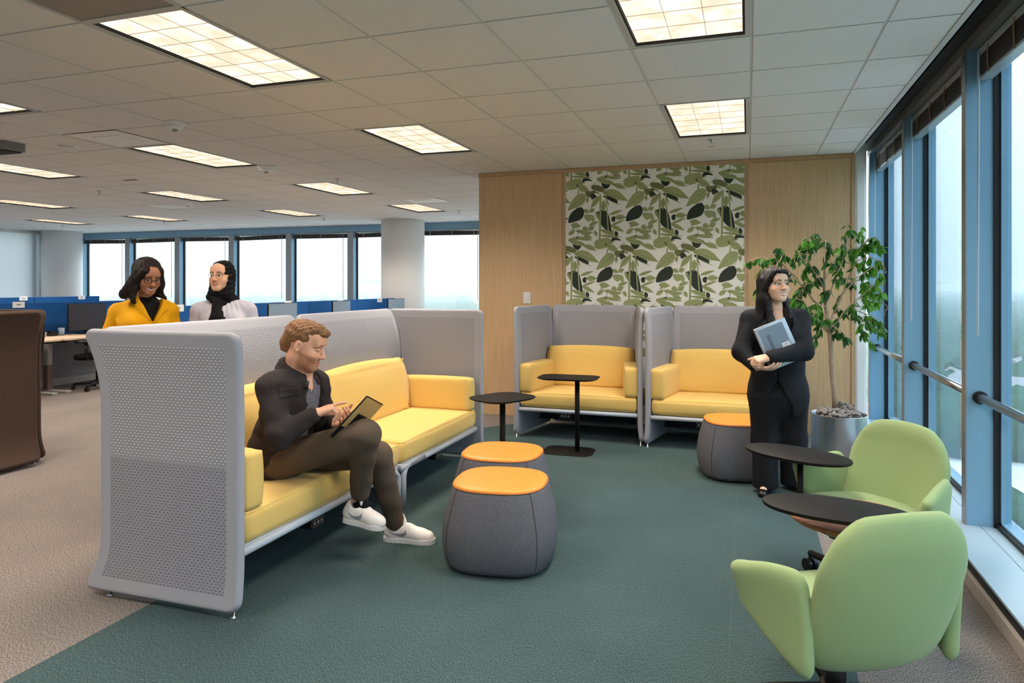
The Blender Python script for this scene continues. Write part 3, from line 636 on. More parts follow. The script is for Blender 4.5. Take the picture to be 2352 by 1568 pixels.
def lines(L, e, n, ne=4):
    a = [0.0] + [e * (1 - math.cos(PI / 2 * i / ne)) for i in range(1, ne)] + [e]
    mid = [e + (L - 2 * e) * i / n for i in range(1, n)]
    return a + mid + [L - q for q in reversed(a)]
def padded(surf, Wd, Hd, thick, edge, rc, nu=16, nv=16, band=0.0):
    """closed padded slab over surf(u,v), u in 0..Wd, v in 0..Hd; rounded corners of radius rc; returns verts, faces and the edge distance of every face"""
    us, vs = lines(Wd, max(edge, 0.004), nu), lines(Hd, max(edge, 0.004), nv)
    if rc > edge:
        us = sorted(set(us + [rc * q for q in (0.25, 0.5, 0.75, 1.0)] + [Wd - rc * q for q in (0.25, 0.5, 0.75, 1.0)]))
        vs = sorted(set(vs + [rc * q for q in (0.25, 0.5, 0.75, 1.0)] + [Hd - rc * q for q in (0.25, 0.5, 0.75, 1.0)]))
    if band: us = sorted(set(us + [band, Wd - band])); vs = sorted(set(vs + [band, Hd - band]))
    nU, nV = len(us), len(vs); P = {}; D = {}
    def mapc(u, v):
        a = max(0, rc - u, u - (Wd - rc)) / rc if rc else 0; b = max(0, rc - v, v - (Hd - rc)) / rc if rc else 0
        d = min(u, v, Wd - u, Hd - v)
        if a > 0 and b > 0:
            h = math.hypot(a, b); k = max(a, b) / h
            u2 = rc - a * k * rc if u < rc else Wd - rc + a * k * rc; v2 = rc - b * k * rc if v < rc else Hd - rc + b * k * rc
            return u2, v2, d
        return u, v, d
    top = []; bot = []; dist = []
    for v in vs:
        for u in us:
            a, b, d = mapc(u, v); p = surf(a, b); e = 1e-3
            du = surf(a + e, b) - surf(a - e, b); dv = surf(a, b + e) - surf(a, b - e); nn = du.cross(dv)
            nn = nn.normalized() if nn.length > 1e-12 else Vector((0, 0, 1))
            q = min(1.0, d / edge); t = thick(a, b) if callable(thick) else thick
            t = t / 2 * math.sqrt(max(0, 1 - (1 - q) ** 2.6)); top.append(p + nn * t); bot.append(p - nn * t); dist.append(d)
    V = top + bot; n = len(top); F = []; FD = []
    for j in range(nV - 1):
        for i in range(nU - 1):
            q = (j * nU + i, j * nU + i + 1, (j + 1) * nU + i + 1, (j + 1) * nU + i); d = min(us[i], us[i + 1], Wd - us[i], Wd - us[i + 1], vs[j], vs[j + 1], Hd - vs[j], Hd - vs[j + 1])
            F.append(q); FD.append(d); F.append(tuple(n + a for a in reversed(q))); FD.append(d)
    me_v = {}; remap = []; VV = []          # weld the rim where both skins meet
    for i, p in enumerate(V):
        j = i % n
        key = ('r', round(top[j].x, 5), round(top[j].y, 5), round(top[j].z, 5)) if dist[j] <= 1e-9 else ('v', i)
        if key not in me_v: me_v[key] = len(VV); VV.append(p)
        remap.append(me_v[key])
    F2 = []; D2 = []
    for f, d in zip(F, FD):
        g = []
        for a in f:
            a = remap[a]
            if a not in g: g.append(a)
        if len(g) >= 3: F2.append(tuple(g)); D2.append(d)
    return VV, F2, D2
def screen(name, Wd, parent, loc, rz, mesh_m, frame_m=None, flare=0.10, z0=0.03, z1=1.245, border=0.07, solid=False, sf=(0.0, 0.0)):
    """padded privacy screen: local x along its width, z up, +y is the outside towards which its top and bottom lips flare"""
    Hd = z1 - z0; frame_m = frame_m or M_screen
    def fl(z):
        a = max(0.0, (z - 0.86) / (z1 - 0.86)); b = max(0.0, (0.30 - z) / 0.27); return flare * (a ** 2.2 + b ** 2.2)
    def surf(u, v):
        q = fl(z0 + v) / max(flare, 1e-6); return Vector((u - sf[0] * q * (1 - u / Wd) + sf[1] * q * u / Wd, fl(z0 + v), z0 + v))
    V, F, D = padded(surf, Wd, Hd, lambda u, v: 0.046, 0.023, 0.055, 10, 20, border)
    keep = [f for f, d in zip(F, D) if d < border - 1e-6]
    used = sorted({a for f in keep for a in f}); mp = {a: i for i, a in enumerate(used)}
    o = mesh_obj(name, [V[a] for a in used], [tuple(mp[a] for a in f) for f in keep], frame_m, parent, True, loc=loc, rot=(0, 0, rz))
    inner = [f for f, d in zip(F, D) if d >= border - 1e-6]
    used = sorted({a for f in inner for a in f}); mp = {a: i for i, a in enumerate(used)}
    mesh_obj('mesh_insert', [V[a] for a in used], [tuple(mp[a] for a in f) for f in inner], mesh_m, o, True)
    return o
def glide(parent, x, y): MB().lathe([(0.013, 0.0), (0.015, 0.006), (0.006, 0.010), (0.006, 0.04)], 12, (x, y, 0)).build('foot_glide', M_steel, parent, True)
def power_box(parent, x, y, z, rz=0):
    o = MB().rbox(-0.06, 0.06, -0.015, 0.05, -0.05, 0.0, 0.004).build('power_module', M_blackplastic, parent, loc=(x, y, z), rot=(0, 0, rz))
    k = MB(); k.box(-0.05, 0.05, -0.0165, -0.015, -0.044, -0.042); k.box(-0.05, 0.05, -0.0165, -0.015, -0.012, -0.010)
    for a in (-0.03, 0.0, 0.03): k.box(a - 0.009, a + 0.009, -0.0162, -0.015, -0.034, -0.020)
    k.build('outlet_face', M_steel, o)
# ------------------------------------------------------------------ the long sofa: two units end to end, facing the window
def sofa_unit(name, label, loc, L, end_left, end_right):
    t = thing(name, label, 'sofa', loc, R(90), 'grey and yellow modular sofa units')
    xa = 0.10 if end_left else 0.012; xb = L - (0.10 if end_right else 0.012)
    screen('back_screen', L - (0.06 if end_left else 0.006) - (0.07 if end_right else 0.006), t, (0.06 if end_left else 0.006, 0.728, 0), 0, M_knit)
    if end_left:
        o = screen('end_screen', 0.795, t, (0.028, 0.765, 0), R(-90), M_knitend, flare=0.02, sf=(0.10, 0)); o.scale = (1, -1, 1)
        glide(t, 0.026, 0.02); glide(t, 0.026, 0.72)
    if end_right:
        o = screen('end_screen', 0.795, t, (L - 0.04, -0.03, 0), R(90), M_knit, flare=0.02, sf=(0, 0.10)); o.scale = (1, -1, 1)
        glide(t, L - 0.038, 0.02); glide(t, L - 0.038, 0.72)
    cushion('seat_cushion', xb - xa, 0.70, 0.145, M_yellow, t, ((xa + xb) / 2, 0.36, 0.365), r=0.035, bulge=0.012, n=14)
    fr = MB()
    def leg(x, s, y):
        pts = [(x - s * 0.30, y, 0.27)] + [(x - s * (0.07 - 0.07 * math.sin(a)), y, 0.27 - 0.07 * (1 - math.cos(a))) for a in [PI / 2 * i / 6 for i in range(7)]] + [(x, y, 0.02)]
        fr.tube(pts, 0.021, 10)
    fr.tube([(xa - 0.02, 0.015, 0.27), (xb, 0.015, 0.27)] if not end_left else [(xa - 0.03, 0.015, 0.27), (xb - 0.2, 0.015, 0.27)], 0.021, 10)
    if not end_left: leg(0.03, -1, 0.015); leg(0.03, -1, 0.68)
    if not end_right: leg(L - 0.03, 1, 0.015); leg(L - 0.03, 1, 0.68)
    fr.tube([(xa, 0.70, 0.27), (xb, 0.70, 0.27)], 0.02, 8)
    fr.box(xa, xb, 0.02, 0.70, 0.262, 0.292)
    fr.build('seat_frame', M_rail, t, True)
    b0 = xa + (0.15 if end_left else 0.0); b1 = xb - (0.15 if end_right else 0.0)
    cushion('back_cushion', b1 - b0 - 0.02, 0.15, 0.42, M_yellow, t, ((b0 + b1) / 2, 0.625, 0.635), (R(-9), 0, 0), r=0.05, bulge=0.03, n=12)
    tg = MB().rbox(-0.05, 0.05, -0.012, 0.012, -0.004, 0.004, 0.003); tg.build('pull_tab', M_yellow, t, loc=((b0 + b1) / 2 + 0.1, 0.53, 0.446))
    MB().rbox(-0.09, 0.09, -0.02, 0.02, -0.005, 0.005, 0.004).build('pull_tab', M_yellow, t, loc=((b0 + b1) / 2, 0.66, 0.848))
    if end_left: cushion('arm_cushion', 0.125, 0.62, 0.262, M_yellow, t, (xa + 0.066, 0.325, 0.565), r=0.03, bulge=0.008, n=8)
    if end_right: cushion('arm_cushion', 0.125, 0.62, 0.262, M_yellow, t, (xb - 0.066, 0.325, 0.565), r=0.03, bulge=0.008, n=8)
    power_box(t, L * 0.42, 0.03, 0.248)
    return t
sofa1 = sofa_unit('modular_sofa', 'near half of the long sofa, where the man with the tablet sits', (-2.10, 2.475, 0), 1.555, True, False)
sofa2 = sofa_unit('modular_sofa', 'far half of the long sofa, empty, beside the orange-topped poufs', (-2.10, 4.045, 0), 1.40, False, True)
# ------------------------------------------------------------------ the two booths against the wallpaper wall
def booth(label, loc):
    L = 1.235; t = thing('lounge_booth', label, 'booth', loc, 0, 'single lounge booths by the wallpaper')
    a = math.atan2(0.14, 0.74); sl = 0.765
    o = screen('side_screen', sl, t, (0.03, -0.01, 0), R(90) - a, M_knit, flare=0.02)
    o = screen('side_screen', sl, t, (L - 0.03, -0.01, 0), R(90) + a, M_knit, flare=0.02); o.scale = (1, -1, 1)
    screen('back_screen', L - 0.35, t, (0.175, 0.745, 0), 0, M_knit, flare=0.03)
    for x in (0.03, L - 0.03): glide(t, x, 0.02)
    glide(t, 0.15, 0.72); glide(t, L - 0.15, 0.72)
    k = MB(); v0, v1 = 0.295, 0.43
    cushion('seat_cushion', L - 0.135, 0.66, 0.14, M_yellow, t, (L / 2, 0.335, 0.365), r=0.034, bulge=0.012, n=14)
    fr = MB(); fr.tube([(0.06, 0.012, 0.272), (L - 0.06, 0.012, 0.272)], 0.019, 10); fr.box(0.08, L - 0.08, 0.02, 0.66, 0.262, 0.292); fr.build('seat_frame', M_rail, t, True)
    MB().box(0.13, L - 0.13, 0.45, 0.46, 0.11, 0.26).build('modesty_mesh', M_knitdark, t)
    cushion('back_cushion', L - 0.37, 0.15, 0.40, M_yellow, t, (L / 2, 0.60, 0.625), (R(-9), 0, 0), r=0.05, bulge=0.02, n=12)
    MB().rbox(-0.08, 0.08, -0.02, 0.02, -0.005, 0.005, 0.004).build('pull_tab', M_yellow, t, loc=(L / 2, 0.51, 0.44))
    MB().rbox(-0.04, 0.04, -0.02, 0.02, -0.005, 0.005, 0.004).build('pull_tab', M_yellow, t, loc=(L / 2, 0.64, 0.83))
    cushion('arm_cushion', 0.135, 0.56, 0.27, M_yellow, t, (0.158, 0.285, 0.565), (0, 0, -a), r=0.028, bulge=0.006, n=8)
    cushion('arm_cushion', 0.135, 0.56, 0.27, M_yellow, t, (L - 0.158, 0.285, 0.565), (0, 0, a), r=0.028, bulge=0.006, n=8)
    power_box(t, 0.50, 0.06, 0.25)
    return t
booth('lounge booth nearest the light switch, with a black table in front', (-2.118, 6.325, 0))
booth('lounge booth behind the standing woman in the black suit', (-0.876, 6.285, 0))
# ------------------------------------------------------------------ brown screened sofa seen from behind at the left edge
t = thing('brown_sofa', 'dark brown high-backed sofa seen from behind at the left edge', 'sofa', (-5.46, 4.20, 0), R(-90))
o = screen('back_screen', 1.55, t, (0.05, 0.0, 0), 0, M_brown, M_brown, solid=True, flare=0.06)
o = screen('end_screen', 0.78, t, (0.025, 0.0, 0), R(-90), M_brown, M_brown, solid=True, flare=0.06); o.scale = (1, -1, 1)
cushion('seat_cushion', 1.4, 0.62, 0.14, mat('brown_seat_wool', (110, 92, 80), 0.9), t, (0.8, -0.40, 0.365))
fr = MB(); fr.box(0.1, 1.55, -0.70, -0.06, 0.262, 0.292); fr.tube([(0.1, -0.70, 0.27), (1.55, -0.70, 0.27)], 0.02, 8); fr.build('seat_frame', M_rail, t)
for x in (0.05, 1.5): glide(t, x, -0.03); glide(t, x, -0.66)
# ------------------------------------------------------------------ poufs
def sup(a, r, e):
    c, s = math.cos(a), math.sin(a); k = (abs(c) ** e + abs(s) ** e) ** (-1 / e); return (r * k * c, r * k * s)
def pouf(label, x, y, rz):
    t = thing('pouf', label, 'pouf', (x, y, 0), rz, 'felt poufs with orange tops')
    prof = [(0.235, 0.012), (0.262, 0.018), (0.278, 0.045), (0.290, 0.10), (0.294, 0.16), (0.290, 0.22), (0.279, 0.28), (0.264, 0.34), (0.248, 0.395), (0.240, 0.415), (0.225, 0.42)]
    MB().rings([[(*sup(2 * PI * q / 72, r, 3.0 - 0.25 * z / 0.43), z) for q in range(72)] for r, z in prof]).build('felt_body', M_felt, t, True)
    top = [(0.240, 0.4155), (0.2415, 0.423), (0.235, 0.429), (0.20, 0.4325), (0.13, 0.435), (0.05, 0.436), (0.002, 0.436)]
    MB().rings([[(*sup(2 * PI * q / 72, r, 2.75), z) for q in range(72)] for r, z in top]).build('leather_top', M_orange, t, True)
    for q in range(4):
        sm = MB(); a = PI / 4 + q * PI / 2; sm.tube([(*sup(a, r + 0.0006, 3.0 - 0.25 * z / 0.43), z) for r, z in prof[2:10]], 0.0022, 5); sm.build('seam', mat('charcoal_thread', (58, 58, 62), 0.9), t)
    rg = [(*sup(2 * PI * q / 72, 0.2425, 2.75), 0.4175) for q in range(73)]; MB().tube(rg, 0.0022, 5).build('piping', mat('orange_thread', (214, 132, 46), 0.6), t)
    MB().rings([[(*sup(2 * PI * q / 40, 0.225, 3.0), z) for q in range(40)] for z in (0.0, 0.014)]).build('base_plate', M_blackplastic, t)
pouf('nearest pouf with an orange leather top, in front of the man', -1.235, 3.49, R(7))
pouf('pouf with orange top half hidden behind the nearest pouf', -1.435, 4.085, R(5))
pouf('pouf with orange top beside the woman in the black suit', -0.075, 5.62, R(12))
# ------------------------------------------------------------------ small black tables
def pole_table(name, label, loc, rz, w, d, r, px, bw, bd, z=0.65):
    t = thing(name, label, 'table', loc, rz, 'small black pole tables')
    MB().rings([[(x * k, y * k, zz) for x, y in rrect(w, d, r, 8)] for k, zz in ((0.90, z - 0.016), (0.985, z - 0.008), (1.0, z - 0.003), (0.995, z))]).build('table_top', M_blacksteel, t, True)
    autosmooth(t.children[0], 30)
    MB().lathe([(0.021, 0.012), (0.021, z - 0.016)], 20, (px, 0, 0)).build('pole', M_blacksteel, t, True)
    b = MB().rings([[(x * k, y * k, zz) for x, y in rrect(bw, bd, min(bw, bd) * 0.3, 8)] for k, zz in ((1.0, 0.003), (1.0, 0.009), (0.97, 0.0125))]).build('base', M_blacksteel, t, True); autosmooth(b, 30)
    MB().lathe([(0.06, z - 0.0215), (0.06, z - 0.016)], 20, (px, 0, 0)).build('mount_plate', M_blacksteel, t)
pole_table('side_table', 'black rectangular pole table standing in front of the booth', (-1.475, 5.93, 0), R(2), 0.525, 0.34, 0.10, 0.075, 0.44, 0.33)
pole_table('side_table', 'black square pole table at the far end of the long sofa', (-1.66, 4.72, 0), R(-28), 0.37, 0.45, 0.13, 0.0, 0.34, 0.40)
# ------------------------------------------------------------------ green swivel chairs
def ipl(t, pts):
    for (a, x), (b, y) in zip(pts, pts[1:]):
        if t <= b:
            k = (t - a) / (b - a); k = k * k * (3 - 2 * k) if False else k; return x + (y - x) * k
    return pts[-1][1]
def sipl(t, ts, vs):
    """smooth Catmull-Rom through points"""
    for i in range(len(ts) - 1):
        if t <= ts[i + 1] or i == len(ts) - 2:
            a = vs[max(i - 1, 0)]; b = vs[i]; c = vs[i + 1]; d = vs[min(i + 2, len(vs) - 1)]; k = min(1.1, max(-0.1, (t - ts[i]) / (ts[i + 1] - ts[i])))
            return 0.5 * (2 * b + (c - a) * k + (2 * a - 5 * b + 4 * c - d) * k * k + (3 * b - a - 3 * c + d) * k ** 3)
def tub_chair(label, loc, rz, tablet, base_rz):
    """local +x is where the sitter faces"""
    t = thing('tub_chair', label, 'chair', loc, rz, 'green swivel chairs with tablet tables')
    Hd = 0.515; z0 = 0.276
    def bsurf(u, v):
        s = (u / 0.50 - 0.5) * 2; q = v / Hd
        hw_ = sipl(q, [0, 0.25, 0.5, 0.68, 0.85, 1.0], [0.236, 0.250, 0.256, 0.254, 0.222, 0.186]); y = -s * hw_
        x = -0.245 + 0.055 * s * s * (0.6 + 0.6 * (1 - q)) - 0.085 * q + 0.05 * (1 - q) ** 3 + 0.03 * max(0, q - 0.8) / 0.2 * 0.4
        return Vector((x, y, z0 + v - 0.02 * s * s * (q > 0.5) * (q - 0.5) * 2))
    V, F, D = padded(bsurf, 0.50, Hd, lambda u, v: 0.066, 0.085, 0.085, 16, 16)
    mesh_obj('backrest', V, F, M_lime, t, True)
    for s in (1, -1):
        La = 0.32
        def asurf(u, v, s=s):
            q = u / La
            x = sipl(q, [0, 0.2, 0.45, 0.75, 1.0], [-0.226, -0.188, -0.112, -0.026, 0.042]); y = sipl(q, [0, 0.2, 0.45, 0.75, 1.0], [0.246, 0.262, 0.284, 0.306, 0.326])
            zt = sipl(q, [0, 0.2, 0.5, 0.8, 1.0], [0.585, 0.600, 0.588, 0.562, 0.548]); zb = sipl(q, [0, 0.25, 0.6, 0.85, 1.0], [0.268, 0.285, 0.335, 0.385, 0.425])
            k = v / 0.30; z = zb + (zt - zb) * k
            y += 0.035 * (k - 0.4) * q + 0.02 * k * k
            return Vector((x, s * y, z))
        V, F, D = padded(asurf, La, 0.30, lambda u, v: 0.054, 0.060, 0.055, 14, 12)
        if s < 0: F = [tuple(reversed(f)) for f in F]
        mesh_obj('armrest', V, F, M_lime, t, True)
    rs = []
    def seat_ring(k, z):
        p = []
        for q in range(48):
            a = 2 * PI * q / 48; x, y = sup(a, 1.0, 2.8); p.append((-0.012 + x * 0.228 * k, y * (0.250 + 0.025 * x) * k, z - 0.012 * max(0, x) ** 2))
        return p
    MB().rings([seat_ring(k, z) for k, z in ((0.6, 0.315), (0.85, 0.320), (0.95, 0.335), (1.0, 0.362), (1.0, 0.388), (0.975, 0.412), (0.92, 0.427), (0.75, 0.436), (0.4, 0.440), (0.02, 0.440))]).build('seat', M_lime, t, True)
    MB().rbox(-0.10, 0.10, -0.09, 0.09, 0.262, 0.318, 0.01).build('swivel_plate', M_blackplastic, t)
    MB().lathe([(0.034, 0.085), (0.034, 0.20), (0.024, 0.205), (0.024, 0.265)], 20).build('column', M_blackplastic, t, True)
    MB().lathe([(0.05, 0.07), (0.055, 0.085), (0.05, 0.12), (0.03, 0.125)], 20).build('hub', M_blackplastic, t, True)
    for q in range(4):
        a = base_rz + q * 2 * PI / 4; c, s_ = math.cos(a), math.sin(a)
        sk = MB().tube([(0.03 * c, 0.03 * s_, 0.10), (0.18 * c, 0.18 * s_, 0.098), (0.325 * c, 0.325 * s_, 0.088)], [0.022, 0.019, 0.015], 10).build('spoke', M_blacksteel, t, True)
        cs = MB(); pc = Vector((0.325 * c, 0.325 * s_, 0.032)); tx = Vector((-s_, c, 0))
        for w in (-1, 1): cs.tube([pc + tx * (w * 0.008), pc + tx * (w * 0.026)], 0.031, 18)
        cs.tube([pc, pc + Vector((0, 0, 0.055))], 0.008, 8); cs.build('caster', M_blackplastic, sk)
    # tablet table on its own post, carried by the chair
    tx_, ty_, trz, pxo, pyo = tablet; tt = []
    ta = MB(); n = 56
    ring = lambda k, z: [(0.265 * k * math.copysign(abs(math.cos(2 * PI * q / n)) ** 0.86, math.cos(2 * PI * q / n)), 0.150 * k * math.sin(2 * PI * q / n), z) for q in range(n)]
    o = ta.rings([ring(0.93, 0.606), (ring(0.985, 0.609)), ring(1.0, 0.616), ring(0.99, 0.622), ring(0.95, 0.6235)]).build('tablet_top', M_blacksteel, t, True, loc=(tx_, ty_, 0), rot=(0, 0, trz))
    autosmooth(o, 50)
    ps = MB(); pz = 0.24
    ps.tube([(pxo * 0.15, pyo * 0.15, 0.300), (pxo * 0.5, pyo * 0.5, 0.304), (pxo * 0.9, pyo * 0.9, 0.308), (pxo, pyo, 0.325), (pxo, pyo, 0.36), (pxo, pyo, 0.606)], 0.0145, 12)
    ps.build('tablet_post', M_blacksteel, t, True)
    return t
def to_local(p, loc, rz):
    d = Vector((p[0] - loc[0], p[1] - loc[1])); c, s = math.cos(-rz), math.sin(-rz); return (d.x * c - d.y * s, d.x * s + d.y * c)
def spoke_to(p, loc, rz): q = to_local(p, loc, rz); return math.atan2(q[1], q[0])
cl = (0.277, 2.563, 0); ca = R(121)
tc_ = at(1922, 1166, 2.60); pl = at(1985, 1166, 2.60)
a0 = math.atan2((at(2080, 1185, 2.51) - at(1760, 1140, 2.75)).y, (at(2080, 1185, 2.51) - at(1760, 1140, 2.75)).x)
tl = to_local(tc_, cl, ca); tub_chair('nearest green tub chair, seen from behind', cl, ca, (tl[0], tl[1], a0 - ca, *to_local(pl, cl, ca)), spoke_to(at(1850, 1545, 2.62), cl, ca))
cl = (0.49, 3.595, 0); ca = R(223)
tc_ = at(1830, 1040, 3.45); pl = at(1838, 1100, 3.42)
a0 = math.atan2((at(1930, 1058, 3.3) - at(1730, 1020, 3.65)).y, (at(1930, 1058, 3.3) - at(1730, 1020, 3.65)).x)
tl = to_local(tc_, cl, ca); tub_chair('green tub chair facing the camera, beside the window', cl, ca, (tl[0], tl[1], a0 - ca, *to_local(pl, cl, ca)), spoke_to(at(1838, 1297, 3.63), cl, ca))
p = at(1962, 1180, 2.80)
t = thing('wood_side_table', 'low round walnut table between the two green chairs', 'table', (p.x, p.y, 0))
MB().lathe([(0.18, 0.503), (0.235, 0.508), (0.243, 0.518), (0.243, 0.524), (0.238, 0.528)], 56).build('table_top', M_walnut, t, True)
autosmooth(t.children[0], 30)
MB().lathe([(0.02, 0.012), (0.02, 0.503)], 16).build('pole', M_walnut, t, True); MB().lathe([(0.12, 0.0), (0.12, 0.010), (0.03, 0.014)], 32).build('base', M_blacksteel, t)
# ------------------------------------------------------------------ planter with weeping fig
PX, PY_ = 0.715, 6.36
t = thing('planter', 'round brushed metal planter by the window', 'planter', (PX, PY_, 0))
M_zinc = mat('brushed_zinc', (205, 210, 214), 0.34, 1.0, noise=(14, 0.8), stretch=(1, 1, 0.05))
MB().rings([[(r * math.cos(2 * PI * q / 56), r * math.sin(2 * PI * q / 56), z) for q in range(56)] for r, z in ((0.205, 0.0), (0.21, 0.004), (0.213, 0.37), (0.215, 0.384), (0.211, 0.386), (0.207, 0.38), (0.205, 0.33))], True).build('pot', M_zinc, t, True); autosmooth(t.children[0], 40)
M_moss = mat('dry_moss', (172, 162, 156), 0.95, noise=(120, 0.45, 1.2), bump=(120, 1.0), detail=5)
k = MB(); rs_ = random.Random(3)
for i in range(330):
    a, rr = rs_.uniform(0, 2 * PI), 0.19 * math.sqrt(rs_.random()); bm = bmesh.new(); bmesh.ops.create_icosphere(bm, subdivisions=1, radius=rs_.uniform(0.010, 0.021))
    for v in bm.verts: v.co *= 1 + 0.16 * math.sin(v.co.x * 490 + i) * math.sin(v.co.y * 470 + 2 * i) + 0.10 * math.sin(v.co.z * 260 + v.co.x * 150)
    k.bm(bm, 0, Matrix.Translation((rr * math.cos(a) * 0.86, rr * math.sin(a) * 0.86, 0.355 + rs_.uniform(0, 0.05) + 0.03 * (1 - rr / 0.2) + (rs_.uniform(0, 0.06) if a < 1.6 and rr < 0.15 else 0))))
tag(k.build('moss', M_moss, t, True), kind='stuff')
tr = thing('fig_tree', 'weeping fig tree with a pale trunk and loose green leaves', 'tree', (PX - 0.01, PY_, 0.35))
M_bark = mat('pale_bark', (186, 160, 136), 0.85, noise=(40, 0.75), bump=(60, 0.4))
root = Vector((PX - 0.01, PY_, 0.35)); DW = 5.83
def tp(x, y, w=0.0): return at(x, y, DW + w) - root
wd = MB(); twigs = []
trunk = [tp(1918, 942), tp(1915, 900), tp(1910, 850), tp(1908, 800), tp(1906, 770, 0.01), tp(1901, 735, 0.02), tp(1896, 700, 0.03), tp(1893, 660, 0.02), tp(1893, 620), tp(1895, 580, -0.02), tp(1897, 550, -0.02)]
wd.tube(trunk, [0.021, 0.019, 0.018, 0.018, 0.019, 0.016, 0.013, 0.010, 0.008, 0.005, 0.003], 10)
def branch(pts, r0, leafy=0.35):
    P = [Vector(p) for p in pts]; Q = []
    for i in range(len(P) - 1):
        for j in range(4): Q.append(P[i].lerp(P[i + 1], j / 4) + Vector((rs_.uniform(-1, 1), rs_.uniform(-1, 1), rs_.uniform(-1, 1))) * 0.006)
    Q.append(P[-1]); n = len(Q); wd.tube(Q, [max(0.0016, r0 * (1 - 0.85 * i / (n - 1))) for i in range(n)], 6)
    for i in range(int(n * leafy), n): twigs.append((Q[i], (Q[min(i + 1, n - 1)] - Q[max(i - 1, 0)]).normalized(), r0))
    return Q
BR = [([tp(1903, 745), tp(1925, 700, 0.05), tp(1945, 650, 0.1), tp(1965, 600, 0.12), tp(1985, 555, 0.1), tp(1978, 520, 0.1)], 0.008), ([tp(1900, 730), tp(1870, 690, 0.1), tp(1830, 640, 0.15), tp(1790, 600, 0.15), tp(1755, 590, 0.15), tp(1715, 600, 0.18)], 0.008),
      ([tp(1896, 700), tp(1915, 650, -0.08), tp(1935, 600, -0.1), tp(1940, 560, -0.1), tp(1945, 515, -0.1)], 0.007), ([tp(1893, 660), tp(1870, 625, -0.1), tp(1850, 590, -0.12), tp(1860, 560, -0.1)], 0.006),
      ([tp(1905, 760), tp(1935, 720, -0.05), tp(1965, 690, -0.05), tp(2000, 660, -0.05), tp(2030, 650, -0.05)], 0.007), ([tp(1905, 760), tp(1880, 735, -0.1), tp(1860, 710, -0.12), tp(1845, 690, -0.1)], 0.006),
      ([tp(1893, 660), tp(1865, 650, 0.05), tp(1835, 660, 0.08), tp(1810, 690, 0.05)], 0.006), ([tp(1894, 640), tp(1920, 590, 0.12), tp(1955, 570, 0.15), tp(2000, 560, 0.1), tp(2030, 575, 0.0)], 0.006),
      ([tp(1925, 690), tp(1965, 640, 0.0), tp(2010, 610, 0.0), tp(2030, 640, -0.05), tp(2040, 690, -0.05)], 0.006), ([tp(1950, 710), tp(1990, 720, -0.1), tp(2020, 735, -0.12), tp(2035, 765, -0.12)], 0.005),
      ([tp(1830, 640), tp(1790, 640, 0.2), tp(1750, 650, 0.2), tp(1728, 690, 0.18)], 0.005), ([tp(1790, 600), tp(1800, 580, 0.1), tp(1785, 575, 0.1)], 0.004), ([tp(1945, 650), tp(1985, 640, 0.15), tp(2010, 660, 0.12), tp(2005, 700, 0.1)], 0.005),
      ([tp(1896, 700), tp(1870, 720, -0.15), tp(1845, 740, -0.16)], 0.004), ([tp(1908, 765), tp(1930, 760, -0.1), tp(1945, 775, -0.12)], 0.004), ([tp(1855, 600), tp(1830, 575, -0.1), tp(1850, 545, -0.08)], 0.004), ([tp(1905, 770), tp(1885, 745, 0.1), tp(1875, 745, 0.1)], 0.004),
      ([tp(1965, 600), tp(2000, 590, 0.05), tp(2025, 600, 0.0), tp(2035, 625, -0.05)], 0.005), ([tp(1980, 560), tp(2010, 545, 0.05), tp(2030, 560, 0.0)], 0.004), ([tp(1930, 610), tp(1905, 560, 0.1), tp(1880, 545, 0.1), tp(1868, 550, 0.1)], 0.005),
      ([tp(1990, 720), tp(1975, 745, -0.1), tp(1985, 770, -0.1)], 0.004), ([tp(2010, 680), tp(2035, 700, -0.1), tp(2050, 715, -0.12)], 0.004), ([tp(1850, 650), tp(1840, 690, 0.1), tp(1850, 715, 0.1)], 0.004)]
for pts, r0 in BR:
    Q = branch(pts, r0)
    for j in range(3, len(Q), 3):
        d = Vector((rs_.uniform(-1, 1), rs_.uniform(-0.7, 0.7), rs_.uniform(-0.9, 0.5))).normalized() * rs_.uniform(0.07, 0.15); e = Q[j] + d
        e.x = min(e.x, 1.08 - root.x - 0.03)
        branch([Q[j], Q[j].lerp(e, 0.5) + Vector((0, 0, 0.015)), e + Vector((0, 0, -0.02))], 0.003, 0.2)
wd.build('trunk', M_bark, tr, True)
def leaf_mesh():
    v = []; f = []; prof = [(0.0, 0.0), (0.12, 0.55), (0.3, 0.95), (0.5, 1.0), (0.7, 0.72), (0.87, 0.33), (1.0, 0.0)]
    for q, w in prof: v += [(-0.5 * w * 0.42, q, 0.05 * w - 0.10 * q * q), (0, q, -0.10 * q * q), (0.5 * w * 0.42, q, 0.05 * w - 0.10 * q * q)]
    for i in range(len(prof) - 1):
        a = i * 3; f += [(a, a + 1, a + 4, a + 3), (a + 1, a + 2, a + 5, a + 4)]
    return v, f
def leafm(nm, c):
    m = mat(nm, c, 0.45, spec=0.4, noise=(60, 0.8)); n, b = nodes_of(m); o = n.nodes['Material Output']
    tl_ = n.nodes.new('ShaderNodeBsdfTranslucent'); cc = lin(c); tl_.inputs[0].default_value = (min(1, cc[0] * 1.6), min(1, cc[1] * 1.5), cc[2], 1); ms = n.nodes.new('ShaderNodeMixShader'); ms.inputs[0].default_value = 0.3
    n.links.new(b.outputs[0], ms.inputs[1]); n.links.new(tl_.outputs[0], ms.inputs[2]); n.links.new(ms.outputs[0], o.inputs[0]); return m
LM = [leafm('leaf_green', (66, 120, 46)), leafm('leaf_fresh_green', (96, 156, 52)), leafm('leaf_dark_green', (44, 88, 48))]
lv, lf = leaf_mesh(); lmesh = []
